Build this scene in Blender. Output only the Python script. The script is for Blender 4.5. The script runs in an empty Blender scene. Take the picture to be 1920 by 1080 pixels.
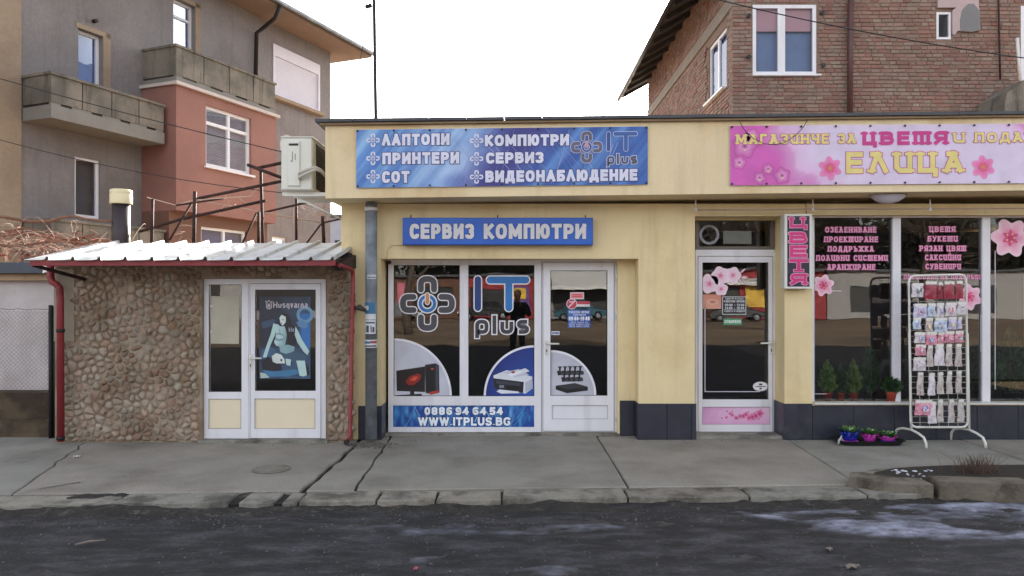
import bpy, bmesh, math, random
from mathutils import Vector, Matrix, noise
random.seed(7)
SC = bpy.context.scene
COL = SC.collection

# ---------------------------------------------------------------- camera, sky, sun, exposure
F = 1387.0; HOR = 560.0; CH = 1.56
cam = bpy.data.objects.new('camera', bpy.data.cameras.new('camera'))
COL.objects.link(cam); SC.camera = cam
cam.location = (0, 0, CH); cam.rotation_euler = (math.radians(90), 0, 0)
cam.data.sensor_width = 36; cam.data.lens = F/1920*36
cam.data.shift_y = 20/1920
cam.data.clip_start = 0.02; cam.data.clip_end = 900
SUN_EL = math.radians(20); SUN_AZ = math.radians(16)      # behind the shops, a little to the right
world = bpy.data.worlds.new('World'); SC.world = world; world.use_nodes = True
wn = world.node_tree; bg = wn.nodes['Background']
sky = wn.nodes.new('ShaderNodeTexSky'); sky.sky_type = 'NISHITA'; sky.sun_disc = False
sky.sun_elevation = SUN_EL; sky.sun_rotation = SUN_AZ
sky.air_density = 1.0; sky.dust_density = 2.5; sky.ozone_density = 0.6
hs = wn.nodes.new('ShaderNodeHueSaturation'); hs.inputs['Saturation'].default_value = 0.32
wn.links.new(sky.outputs[0], hs.inputs['Color']); wn.links.new(hs.outputs[0], bg.inputs[0])
bg.inputs[1].default_value = 0.11
sl = bpy.data.lights.new('sun', 'SUN'); sl.energy = 4.0; sl.angle = math.radians(0.5); sl.color = (1, .94, .85)
sun = bpy.data.objects.new('sun', sl); COL.objects.link(sun)
sd = Vector((math.sin(SUN_AZ)*math.cos(SUN_EL), math.cos(SUN_AZ)*math.cos(SUN_EL), math.sin(SUN_EL)))
sun.rotation_euler = sd.to_track_quat('Z', 'Y').to_euler(); sun.location = (5, 30, 15)
SC.view_settings.view_transform = 'Standard'; SC.view_settings.look = 'None'
SC.view_settings.exposure = 2.3; SC.view_settings.gamma = 1
SC.view_settings.use_curve_mapping = False

# ---------------------------------------------------------------- helpers
def X(px, Y): return (px-960)*Y/F
def Z(py, Y): return CH-(py-HOR)*Y/F
def GY(py, z=0): return (CH-z)*F/(py-HOR)
def S(r, g, b):
    f = lambda c: (c/255/12.92) if c <= 10 else ((c/255+.055)/1.055)**2.4
    return (f(r), f(g), f(b), 1)
ORG = {}
def mesh_from(name, vs, fs, smooth=False):
    me = bpy.data.meshes.new(name); me.from_pydata(vs, [], fs); me.update()
    if smooth: me.polygons.foreach_set('use_smooth', [True]*len(me.polygons))
    return me
def props(o, label=None, cat=None, group=None, kind=None):
    if label: o['label'] = label
    if cat: o['category'] = cat
    if group: o['group'] = group
    if kind: o['kind'] = kind
    return o
def thing(name, loc, label, cat, group=None, rz=0):
    o = bpy.data.objects.new(name, None); COL.objects.link(o)
    o.empty_display_size = .1
    o.location = loc; o.rotation_euler = (0, 0, rz)
    ORG[o] = Matrix.Translation(loc) @ Matrix.Rotation(rz, 4, 'Z')
    return props(o, label, cat, group)
class MB:
    def __init__(s): s.v = []; s.f = []; s.sm = []
    def add(s, vs, fs, smooth=False):
        b = len(s.v); s.v += [tuple(p) for p in vs]
        for f in fs: s.f.append(tuple(b+i for i in f)); s.sm.append(smooth)
        return s
    def box(s, x0, x1, y0, y1, z0, z1):
        vs = [(x, y, z) for x in (x0, x1) for y in (y0, y1) for z in (z0, z1)]
        return s.add(vs, [(0,1,3,2),(4,6,7,5),(0,4,5,1),(2,3,7,6),(0,2,6,4),(1,5,7,3)])
    def bbox(s, x0, x1, y0, y1, z0, z1, b=.01):    # box with chamfered edges along y-front
        vs = []
        for (d, y) in ((b, y0), (0, y0+b), (0, y1)):
            vs += [(x0+d, y, z0+d), (x1-d, y, z0+d), (x1-d, y, z1-d), (x0+d, y, z1-d)]
        fs = [(0,1,2,3),(11,10,9,8)]
        for k in (0, 4):
            for i in range(4): fs.append((k+i, k+4+i, k+4+(i+1)%4, k+(i+1)%4))
        return s.add(vs, fs)
    def quad(s, *p): return s.add(p, [tuple(range(len(p)))])
    def prism(s, pts, axis, a0, a1):               # polygon pts (u,v) extruded along axis
        n = len(pts)
        def mk(u, v, a): return {'x': (a, u, v), 'y': (u, a, v), 'z': (u, v, a)}[axis]
        vs = [mk(u, v, a0) for u, v in pts]+[mk(u, v, a1) for u, v in pts]
        fs = [tuple(range(n)), tuple(range(2*n-1, n-1, -1))]
        fs += [(i, i+n, (i+1) % n+n, (i+1) % n) for i in range(n)]
        return s.add(vs, fs)
    def tube(s, pts, r, n=8, cap=True):
        pts = [Vector(p) for p in pts]; m = len(pts)
        rs = r if isinstance(r, (list, tuple)) else [r]*m
        vs = []; up = None
        for i, p in enumerate(pts):
            t = (pts[min(i+1, m-1)]-pts[max(i-1, 0)]).normalized()
            if up is None:
                up = Vector((0, 0, 1)) if abs(t.z) < .9 else Vector((1, 0, 0))
            a = t.cross(up).normalized(); b = a.cross(t).normalized(); up = b
            vs += [p+(a*math.cos(q)+b*math.sin(q))*rs[i] for q in (2*math.pi*k/n for k in range(n))]
        fs = [(i*n+k, i*n+(k+1) % n, (i+1)*n+(k+1) % n, (i+1)*n+k) for i in range(m-1) for k in range(n)]
        s.add(vs, fs, True)
        if cap:
            b = len(s.v)-len(vs)
            s.f.append(tuple(b+k for k in range(n-1, -1, -1))); s.sm.append(False)
            s.f.append(tuple(b+(m-1)*n+k for k in range(n))); s.sm.append(False)
        return s
    def lathe(s, prof, c, n=20, axis='z'):         # prof: (r, h)
        vs = []
        for r, h in prof:
            for k in range(n):
                a = 2*math.pi*k/n; u, v = r*math.cos(a), r*math.sin(a)
                if axis == 'z': vs.append((c[0]+u, c[1]+v, c[2]+h))
                elif axis == 'y': vs.append((c[0]+u, c[1]+h, c[2]+v))
                else: vs.append((c[0]+h, c[1]+u, c[2]+v))
        fs = [(i*n+k, i*n+(k+1) % n, (i+1)*n+(k+1) % n, (i+1)*n+k) for i in range(len(prof)-1) for k in range(n)]
        s.add(vs, fs, True)
        b = len(s.v)-len(vs)
        s.f.append(tuple(b+k for k in range(n-1, -1, -1))); s.sm.append(False)
        s.f.append(tuple(b+(len(prof)-1)*n+k for k in range(n))); s.sm.append(False)
        return s
    def plate(s, x0, x1, z0, z1, y0, y1, holes):   # wall or frame in XZ with rectangular holes
        xs = sorted({x0, x1, *[min(max(h[i], x0), x1) for h in holes for i in (0, 1)]})
        zs = sorted({z0, z1, *[min(max(h[i], z0), z1) for h in holes for i in (2, 3)]})
        def solid(i, j):
            if not (0 <= i < len(xs)-1 and 0 <= j < len(zs)-1): return False
            cx = (xs[i]+xs[i+1])/2; cz = (zs[j]+zs[j+1])/2
            return not any(h[0] < cx < h[1] and h[2] < cz < h[3] for h in holes)
        for i in range(len(xs)-1):
            for j in range(len(zs)-1):
                if not solid(i, j): continue
                a, b, c, d = xs[i], xs[i+1], zs[j], zs[j+1]
                s.quad((a, y0, c), (b, y0, c), (b, y0, d), (a, y0, d))
                s.quad((a, y1, d), (b, y1, d), (b, y1, c), (a, y1, c))
                if not solid(i-1, j): s.quad((a, y1, c), (a, y0, c), (a, y0, d), (a, y1, d))
                if not solid(i+1, j): s.quad((b, y0, c), (b, y1, c), (b, y1, d), (b, y0, d))
                if not solid(i, j-1): s.quad((a, y1, c), (b, y1, c), (b, y0, c), (a, y0, c))
                if not solid(i, j+1): s.quad((a, y0, d), (b, y0, d), (b, y1, d), (a, y1, d))
        return s
    def build(s, name, mat, parent=None, local=False, origin=None, **kw):
        vs = s.v
        if parent is not None:
            if not local:
                inv = ORG[parent].inverted(); vs = [tuple(inv @ Vector(p)) for p in vs]
            me = mesh_from(name, vs, s.f)
            o = bpy.data.objects.new(name, me); o.parent = parent; ORG[o] = ORG[parent]
        else:
            if origin is None:
                xs = [p[0] for p in vs]; ys = [p[1] for p in vs]; zs = [p[2] for p in vs]
                origin = ((min(xs)+max(xs))/2, (min(ys)+max(ys))/2, min(zs))
            ox, oy, oz = origin
            me = mesh_from(name, [(p[0]-ox, p[1]-oy, p[2]-oz) for p in vs], s.f)
            o = bpy.data.objects.new(name, me); o.location = origin
            ORG[o] = Matrix.Translation(origin)
        me.polygons.foreach_set('use_smooth', s.sm)
        me.materials.append(mat); COL.objects.link(o)
        return props(o, **kw)

# ---------------------------------------------------------------- materials
MATS = {}
def mat(name, col, rough=.7, metal=0, var=.12, vs=3., bump=0., bs=60., col2=None, c2s=2., c2t=.5, rnd=0, spec=.5, obj=False, streak=None, coat=0, grain=0, gs=70, c2w=.08, c2st=None, fade=None):
    m = bpy.data.materials.new(name); MATS[name] = m; m.use_nodes = True
    nt = m.node_tree; N = nt.nodes; L = nt.links; P = N['Principled BSDF']
    P.inputs['Roughness'].default_value = rough; P.inputs['Metallic'].default_value = metal
    P.inputs['Specular IOR Level'].default_value = spec; P.inputs['Coat Weight'].default_value = coat
    if obj: tc = N.new('ShaderNodeTexCoord').outputs['Object']
    else: tc = N.new('ShaderNodeNewGeometry').outputs['Position']
    def nz(scale, det=5, rg=.6, st=None):
        n = N.new('ShaderNodeTexNoise'); n.inputs['Scale'].default_value = scale
        n.inputs['Detail'].default_value = det; n.inputs['Roughness'].default_value = rg
        if st:
            mp = N.new('ShaderNodeMapping'); mp.inputs['Scale'].default_value = st
            L.new(tc, mp.inputs[0]); L.new(mp.outputs[0], n.inputs['Vector'])
        else: L.new(tc, n.inputs['Vector'])
        return n.outputs['Fac']
    def mix(fac, a, b, mode='MIX'):
        x = N.new('ShaderNodeMix'); x.data_type = 'RGBA'; x.blend_type = mode
        for k, v in ((0, fac), (6, a), (7, b)):
            if isinstance(v, (int, float, tuple)): x.inputs[k].default_value = v
            else: L.new(v, x.inputs[k])
        return x.outputs[2]
    def ramp(v, a, b, lo=0., hi=1.):
        r = N.new('ShaderNodeMapRange'); r.inputs[1].default_value = a; r.inputs[2].default_value = b
        r.inputs[3].default_value = lo; r.inputs[4].default_value = hi; L.new(v, r.inputs[0]); return r.outputs[0]
    c = col if len(col) == 4 else (*col, 1)
    cur = c
    if col2 is not None:
        cur = mix(ramp(nz(c2s, 6, .65, c2st), c2t-c2w, c2t+c2w), c, col2 if len(col2) == 4 else (*col2, 1))
    if streak is not None:
        cur = mix(ramp(nz(1., 5, .6, (7, 7, .6)), .52, .75, 0, streak[1]), cur, streak[0])
    if var:
        v = ramp(nz(vs, 6, .6), .25, .75, 1-var, 1+var)
        hv = N.new('ShaderNodeHueSaturation'); L.new(v, hv.inputs['Value'])
        if isinstance(cur, tuple): hv.inputs['Color'].default_value = cur
        else: L.new(cur, hv.inputs['Color'])
        cur = hv.outputs[0]
    if fade is not None:                             # thin film: the ground shows through where the relief is thin
        at = N.new('ShaderNodeAttribute'); at.attribute_name = 'thick'
        cur = mix(at.outputs['Fac'], fade, cur)
    if grain:
        hv = N.new('ShaderNodeHueSaturation'); L.new(ramp(nz(gs, 3, .7), .3, .7, 1-grain, 1+grain), hv.inputs['Value'])
        if isinstance(cur, tuple): hv.inputs['Color'].default_value = cur
        else: L.new(cur, hv.inputs['Color'])
        cur = hv.outputs[0]
    if rnd:
        oi = N.new('ShaderNodeObjectInfo'); gi = N.new('ShaderNodeNewGeometry')
        ad = N.new('ShaderNodeMath'); ad.operation = 'ADD'; L.new(oi.outputs['Random'], ad.inputs[0]); L.new(gi.outputs['Random Per Island'], ad.inputs[1])
        fr = N.new('ShaderNodeMath'); fr.operation = 'FRACT'; L.new(ad.outputs[0], fr.inputs[0])
        hv = N.new('ShaderNodeHueSaturation'); L.new(ramp(fr.outputs[0], 0, 1, 1-rnd, 1+rnd), hv.inputs['Value'])
        m2 = N.new('ShaderNodeMath'); m2.operation = 'MULTIPLY'; m2.inputs[1].default_value = 7.3; L.new(fr.outputs[0], m2.inputs[0])
        f2 = N.new('ShaderNodeMath'); f2.operation = 'FRACT'; L.new(m2.outputs[0], f2.inputs[0])
        L.new(ramp(f2.outputs[0], 0, 1, .485, .515), hv.inputs['Hue']); L.new(ramp(f2.outputs[0], 0, 1, 1.1, .7), hv.inputs['Saturation'])
        L.new(cur, hv.inputs['Color']); cur = hv.outputs[0]
    if isinstance(cur, tuple): P.inputs['Base Color'].default_value = cur
    else: L.new(cur, P.inputs['Base Color'])
    if bump:
        b = N.new('ShaderNodeBump'); b.inputs['Strength'].default_value = 1; b.inputs['Distance'].default_value = bump
        L.new(nz(bs, 6, .65), b.inputs['Height']); L.new(b.outputs[0], P.inputs['Normal'])
    if rough < .6 and not metal:
        L.new(ramp(nz(9, 3), .3, .7, rough*.8, min(1, rough*1.3)), P.inputs['Roughness'])
    return m
def glass_mat(name, tint, boost=1.0, rough=0.0, wob=.0004):
    m = bpy.data.materials.new(name); MATS[name] = m; m.use_nodes = True
    N = m.node_tree.nodes; L = m.node_tree.links; N.remove(N['Principled BSDF'])
    out = N['Material Output']; tr = N.new('ShaderNodeBsdfTransparent'); tr.inputs[0].default_value = (*tint, 1)
    gl = N.new('ShaderNodeBsdfGlossy'); gl.inputs['Roughness'].default_value = rough
    fr = N.new('ShaderNodeFresnel'); fr.inputs[0].default_value = 1.5
    mu = N.new('ShaderNodeMath'); mu.operation = 'MULTIPLY'; mu.inputs[1].default_value = boost; mu.use_clamp = True
    mx = N.new('ShaderNodeMixShader'); L.new(fr.outputs[0], mu.inputs[0]); L.new(mu.outputs[0], mx.inputs[0])
    L.new(tr.outputs[0], mx.inputs[1]); L.new(gl.outputs[0], mx.inputs[2]); L.new(mx.outputs[0], out.inputs[0])
    n = N.new('ShaderNodeTexNoise'); n.inputs['Scale'].default_value = 2.5; n.inputs['Detail'].default_value = 1
    g = N.new('ShaderNodeNewGeometry'); L.new(g.outputs['Position'], n.inputs['Vector'])
    b = N.new('ShaderNodeBump'); b.inputs['Distance'].default_value = wob; L.new(n.outputs['Fac'], b.inputs['Height'])
    L.new(b.outputs[0], gl.inputs['Normal']); return m
def print_mat(name, rough=.45, bumpy=0):
    m = bpy.data.materials.new(name); MATS[name] = m; m.use_nodes = True
    N = m.node_tree.nodes; L = m.node_tree.links; P = N['Principled BSDF']; P.inputs['Roughness'].default_value = rough
    a = N.new('ShaderNodeAttribute'); a.attribute_name = 'ink'
    n = N.new('ShaderNodeTexNoise'); n.inputs['Scale'].default_value = 6; n.inputs['Detail'].default_value = 5
    g = N.new('ShaderNodeNewGeometry'); L.new(g.outputs['Position'], n.inputs['Vector'])
    r = N.new('ShaderNodeMapRange'); r.inputs[1].default_value = .3; r.inputs[2].default_value = .7; r.inputs[3].default_value = .9; r.inputs[4].default_value = 1.06
    h = N.new('ShaderNodeHueSaturation'); L.new(n.outputs['Fac'], r.inputs[0]); L.new(r.outputs[0], h.inputs['Value']); L.new(a.outputs['Color'], h.inputs['Color'])
    L.new(h.outputs[0], P.inputs['Base Color'])
    if bumpy:
        b = N.new('ShaderNodeBump'); b.inputs['Distance'].default_value = bumpy
        n2 = N.new('ShaderNodeTexNoise'); n2.inputs['Scale'].default_value = 3.5; n2.inputs['Detail'].default_value = 2; L.new(g.outputs['Position'], n2.inputs['Vector'])
        L.new(n2.outputs['Fac'], b.inputs['Height']); L.new(b.outputs[0], P.inputs['Normal'])
    return m
YEL = mat('yellow_render', S(224,204,160), .85, grain=.05, var=.08, vs=1.3, bump=.004, bs=90, col2=S(212,188,142), c2s=.9, c2t=.6, streak=(S(160,136,100), .22))
FASC = mat('fascia_render', S(226,206,168), .85, grain=.04, var=.07, vs=1.1, bump=.003, bs=70, col2=S(210,182,138), c2s=.7, c2t=.6, streak=(S(160,138,108), .22))
TILE = mat('dark_tile', S(44,46,58), .35, var=.15, vs=6, col2=S(58,58,66), c2s=5, c2t=.62)
GROUT = mat('grout', S(70,70,72), .9)
PVC = mat('white_pvc', S(222,220,226), .38, var=.04, vs=4, streak=(S(160,155,150), .35))
PVCD = mat('aged_brown_frame', S(106,96,88), .5, var=.1)
GASKET = mat('black_gasket', S(22,22,24), .6)
METALG = mat('grey_zinc', S(138,144,152), .5, 0, var=.2, vs=5, col2=S(112,117,124), c2s=4)
ROOFG = mat('roof_felt', S(78,80,84), .8, var=.2, vs=4, bump=.01, bs=20)
WHITE_M = mat('white_enamel', S(214,212,205), .35, var=.05, col2=S(190,186,176), c2s=5, c2t=.66)
CHROME = mat('brushed_metal', S(200,200,205), .25, .9)
BLACK = mat('black_plastic', S(20,20,22), .5)
CONC = mat('pavement_concrete', S(142,137,128), .9, grain=.12, gs=45, var=.13, vs=1.7, bump=.006, bs=70, col2=S(120,115,106), c2s=1.3, c2t=.56, c2w=.12, rnd=.05)
KERB = mat('kerb_concrete', S(136,131,120), .9, grain=.15, gs=40, var=.2, vs=4, bump=.012, bs=40, col2=S(88,82,74), c2s=3, c2t=.55, rnd=.12)
KERBY = mat('old_kerb', S(116,107,92), .92, var=.25, vs=5, bump=.02, bs=28, col2=S(74,64,52), c2s=4, c2t=.55, rnd=.1)
SUBB = mat('joint_dirt', S(34,32,30), .95, var=.3, vs=12, bump=.01, bs=50)
SOIL = mat('soil', S(48,40,33), .95, var=.4, vs=12, bump=.03, bs=30)
INT = mat('dim_interior', S(60,56,54), .9)
INTF = mat('interior_floor', S(80,76,70), .8)
GREYST = mat('grey_stucco', S(130,124,124), .9, grain=.08, gs=14, var=.08, vs=1.5, bump=.02, bs=25, col2=S(120,113,112), c2s=.6, c2t=.55, streak=(S(82,77,76), .3))
CREAM = mat('cream_stucco', S(152,134,114), .9, grain=.08, gs=14, var=.1, vs=1.2, bump=.008, bs=40, col2=S(140,122,104), c2s=.8)
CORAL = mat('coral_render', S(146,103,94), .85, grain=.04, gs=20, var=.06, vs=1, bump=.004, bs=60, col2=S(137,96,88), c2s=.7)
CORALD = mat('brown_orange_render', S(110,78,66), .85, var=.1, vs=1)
SOFF = mat('soffit_render', S(132,112,98), .85, var=.08)
OLDCON = mat('balcony_concrete', S(134,125,114), .95, var=.2, vs=4, bump=.02, bs=30, streak=(S(56,54,50), .85), col2=S(100,96,88), c2s=2)
SLABC = mat('slab_concrete', S(128,124,118), .9, var=.12, vs=3, bump=.006)
DARKM = mat('dark_metal', S(40,36,36), .6, .3)
RUST = mat('rusty_bar', S(74,44,38), .8, .2, var=.3, vs=10, col2=S(48,32,30), c2s=12)
REDP = mat('red_painted_steel', S(132,38,44), .5, var=.15, vs=6, col2=S(98,30,34), c2s=6, c2t=.6)
ROOFW = mat('white_metal_sheet', S(196,197,198), .45, .15, var=.12, vs=3, col2=S(150,148,144), c2s=4, c2t=.6, grain=.05)
MORTAR = mat('mortar', S(156,140,122), .95, grain=.12, gs=50, var=.2, vs=6, bump=.012, bs=45, col2=S(120,102,82), c2s=3)
STONE = mat('river_stone', S(160,141,124), .88, grain=.1, gs=50, var=.16, vs=6, bump=.007, bs=45, rnd=.14, col2=S(128,106,86), c2s=2.2, c2t=.52)
BRICK = mat('red_brick', S(136,106,94), .92, grain=.12, gs=30, var=.16, vs=1.2, bump=.008, bs=40, rnd=.15, col2=S(142,118,104), c2s=3.2, c2t=.6)
BMORT = mat('brick_mortar', S(128,108,96), .95, var=.2, vs=6, bump=.01, bs=40)
PLAST = mat('lilac_plaster', S(178,158,158), .9, var=.06)
PLASTG = mat('grey_plaster', S(122,120,122), .9, var=.08)
WPAINT = mat('white_wall_paint', S(200,192,192), .8, var=.1, vs=1.1, col2=S(182,172,170), c2s=1.4)
BRCON = mat('brown_concrete', S(96,82,64), .95, var=.3, vs=5, bump=.015, bs=30, col2=S(70,58,46), c2s=3)
WOODY = mat('dry_wood', S(128,92,72), .9, var=.3, vs=9, bump=.01)
TWIG = mat('dry_twig', S(196,156,134), .8, var=.2, vs=5, rnd=.3)
CABLE = mat('black_cable', S(24,22,24), .6)
BEIGEP = mat('beige_panel', S(226,212,184), .4, var=.03)
POT = mat('terracotta_plastic', S(160,62,44), .5, var=.1)
LEAF = mat('conifer_leaf', S(110,146,62), .6, var=.3, vs=20, rnd=.35)
LEAFD = mat('dark_leaf', S(66,98,58), .6, var=.3, vs=20, rnd=.3)
SHUT = mat('white_shutter', S(206,202,214), .6, var=.04)
BLIND = mat('blind_slats', S(196,200,214), .6)
CURT_SKY = mat('curtain', S(112,134,184), .9, var=.1)  # curtain blue that also paints the sky mirrored in the upper panes
ROSEC = mat('rose_curtain', S(196,150,152), .9, var=.05)
GL = glass_mat('shop_glass', (.8,.82,.84), 2.1, wob=.0007)
GLU = glass_mat('upper_glass', (.85,.9,.96), .6, wob=.002)
PRT = print_mat('printed_vinyl', .42)
BANN = print_mat('banner_vinyl', .5, .006)

# ---------------------------------------------------------------- flat print and lettering
def rnd_poly(pts, r, closed=False):
    out = []; n = len(pts)
    for i in range(n):
        if not closed and i in (0, n-1): out.append(pts[i]); continue
        p = Vector(pts[i]).to_2d(); a = Vector(pts[i-1]).to_2d(); b = Vector(pts[(i+1) % n]).to_2d()
        da, db = a-p, b-p
        ra = min(r, da.length*.5); rb = min(r, db.length*.5)
        if da.length < 1e-6 or db.length < 1e-6: continue
        q0 = p+da.normalized()*ra; q1 = p+db.normalized()*rb
        for k in range(5):
            t = k/4; out.append(tuple(q0*(1-t)**2+p*2*t*(1-t)+q1*t*t))
    return out
G = {
'А': (.95, [[(0,0),(.5,1)], [(1,0),(.5,1)], [(.2,.28),(.8,.28)]]),
'Б': (.85, [[(.95,1),(0,1),(0,0)], 'r', [(0,0),(1,0),(1,.56),(0,.56)]]),
'В': (.88, [[(0,0),(0,1)], 'r', [(0,1),(.92,1),(.92,.53),(0,.53)], 'r', [(.4,.53),(1,.53),(1,0),(0,0)]]),
'Г': (.75, [[(0,0),(0,1),(1,1)]]),
'Д': (1.0, [[(.2,.08),(.34,1),(.84,1),(.84,.08)], [(0,-.16),(0,.06),(1,.06),(1,-.16)]]),
'Е': (.8, [[(1,1),(0,1),(0,0),(1,0)], [(0,.52),(.9,.52)]]),
'Ж': (1.2, [[(.5,0),(.5,1)], [(0,1),(.46,.5)], [(1,1),(.54,.5)], [(0,0),(.46,.5)], [(1,0),(.54,.5)]]),
'З': (.8, ['r', [(0,.78),(0,1),(1,1),(1,.53),(.35,.53)], 'r', [(.35,.5),(1,.5),(1,0),(0,0),(0,.22)]]),
'И': (.9, [[(0,0),(0,1)], [(1,0),(1,1)], [(0,.04),(1,.96)]]),
'К': (.85, [[(0,0),(0,1)], [(.95,1),(.1,.5)], [(1,0),(.2,.56)]]),
'Л': (.92, [[(0,0),(.45,1)], [(1,0),(.5,1)]]),
'М': (1.1, [[(0,0),(0,1)], [(1,0),(1,1)], [(.04,.98),(.5,.22)], [(.96,.98),(.5,.22)]]),
'Н': (.9, [[(0,0),(0,1)], [(1,0),(1,1)], [(0,.5),(1,.5)]]),
'О': (.95, ['c', [(0,0),(1,0),(1,1),(0,1)]]),
'П': (.9, [[(0,0),(0,1),(1,1),(1,0)]]),
'Р': (.85, [[(0,0),(0,1)], 'r', [(0,1),(1,1),(1,.42),(0,.42)]]),
'С': (.85, ['r', [(1,.72),(1,1),(0,1),(0,0),(1,0),(1,.28)]]),
'Т': (.85, [[(0,1),(1,1)], [(.5,0),(.5,1)]]),
'У': (.88, [[(0,1),(.52,.36)], [(1,1),(.5,.2),(.42,0),(.12,0)]]),
'Ц': (.95, [[(0,1),(0,0),(1,0),(1,-.24)], [(.82,1),(.82,0)]]),
'Ч': (.82, ['r', [(0,1),(0,.42),(1,.42)], [(1,1),(1,0)]]),
'Ъ': (.95, [[(0,1),(.28,1),(.28,0)], 'r', [(.28,.56),(1,.56),(1,0),(.28,0)]]),
'Ю': (1.15, [[(0,0),(0,1)], [(0,.5),(.4,.5)], 'c', [(.4,0),(1,0),(1,1),(.4,1)]]),
'Я': (.88, [[(1,0),(1,1)], 'r', [(1,1),(0,1),(0,.42),(1,.42)], [(.5,.42),(0,0)]]),
'0': (.72, ['c', [(0,0),(1,0),(1,1),(0,1)]]),
'1': (.5, [[(.6,0),(.6,1)], [(.0,.75),(.55,.98)]]),
'3': (.75, ['r', [(0,.78),(0,1),(1,1),(1,.53),(.35,.53)], 'r', [(.35,.5),(1,.5),(1,0),(0,0),(0,.22)]]),
'4': (.78, [[(.75,0),(.75,1)], [(.7,.97),(0,.3),(1,.3)]]),
'5': (.75, [[(.95,1),(.05,1),(0,.52)], 'r', [(0,.56),(1,.56),(1,0),(0,0),(0,.2)]]),
'6': (.75, ['r', [(1,.8),(1,1),(0,1),(0,0),(1,0),(1,.54),(0,.54)]]),
'8': (.76, ['c', [(0,.5),(1,.5),(1,1),(0,1)], 'c', [(0,0),(1,0),(1,.5),(0,.5)]]),
'9': (.75, ['r', [(0,.2),(0,0),(1,0),(1,1),(0,1),(0,.46),(1,.46)]]),
'7': (.75, [[(0,1),(1,1),(.4,0)]]),
'2': (.75, ['r', [(0,.75),(0,1),(1,1),(1,.5),(0,0)], [(0,0),(1,0)]]),
'W': (1.25, [[(0,1),(.25,0)], [(.5,.95),(.25,0)], [(.5,.95),(.75,0)], [(1,1),(.75,0)]]),
'I': (.24, [[(.5,0),(.5,1)]]), 'T': (.85, [[(0,1),(1,1)], [(.5,0),(.5,1)]]),
'P': (.82, [[(0,0),(0,1)], 'r', [(0,1),(1,1),(1,.42),(0,.42)]]),
'L': (.75, [[(0,1),(0,0),(1,0)]]), 'U': (.88, ['r', [(0,1),(0,0),(1,0),(1,1)]]),
'S': (.82, ['r', [(1,.75),(1,1),(0,1),(0,.5),(1,.5),(1,0),(0,0),(0,.25)]]),
'B': (.86, [[(0,0),(0,1)], 'r', [(0,1),(.92,1),(.92,.53),(0,.53)], 'r', [(.4,.53),(1,.53),(1,0),(0,0)]]),
'G': (.9, ['r', [(1,.74),(1,1),(0,1),(0,0),(1,0),(1,.45),(.6,.45)]]),
'H': (.9, [[(0,0),(0,1)], [(1,0),(1,1)], [(0,.5),(1,.5)]]),
'p': (.72, ['r', [(0,-.42),(0,.72),(1,.72),(1,0),(.05,0)]]), 'l': (.25, [[(.5,0),(.5,1.02)]]),
'u': (.7, ['r', [(0,.72),(0,0),(1,0),(1,.72)]]),
's': (.66, ['r', [(1,.72),(0,.72),(0,.36),(1,.36),(1,0),(0,0)]]),
'q': (.66, ['r', [(1,-.35),(1,.72),(0,.72),(0,0),(1,0)]]), 'v': (.62, [[(0,.72),(.5,0)], [(1,.72),(.5,0)]]),
'a': (.64, ['r', [(.05,.72),(1,.72),(1,0)], 'r', [(1,.4),(0,.4),(0,0),(1,0)]]),
'r': (.42, ['r', [(0,0),(0,.72),(1,.72)]]), 'n': (.64, ['r', [(0,0),(0,.72),(1,.72),(1,0)]]),
'b': (.6, ['r', [(0,1),(0,0),(1,0),(1,.6),(0,.6)]]), 'i': (.2, [[(.5,0),(.5,.7)]]), 'e': (.6, ['r', [(0,.36),(1,.36),(1,.72),(0,.72),(0,0),(1,0)]]),
'.': (.24, [[(.5,-.02),(.5,.1)]]), ':': (.24, [[(.5,.12),(.5,.26)], [(.5,.62),(.5,.76)]]), '-': (.5, [[(0,.45),(1,.45)]]), '–': (.5, [[(0,.45),(1,.45)]]), ' ': (.5, []),
}
G['Й'] = (G['И'][0], G['И'][1]+[[(.3,1.22),(.7,1.22)]])
GS = dict(G)                                        # slab-serif decorative alphabet of the flower shop
GS['И'] = (.85, [[(0,1),(0,.2),(.25,0),(.8,0)], [(1,1),(1,0)]]); GS['Й'] = (.9, GS['И'][1]+[[(.3,1.22),(.7,1.22)]])
GS['Т'] = (1.15, [[(0,1),(1,1)], [(.04,0),(.04,1)], [(.5,0),(.5,1)], [(.96,0),(.96,1)]])
GS['Л'] = (.95, [[(.04,0),(.42,1)], [(.96,0),(.42,1)], [(.1,1),(.42,1)]])
GS['А'] = (.95, [[(.04,0),(.5,1)], [(.96,0),(.5,1)], [(.2,.3),(.8,.3)], [(.2,1),(.5,1)]])
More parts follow.
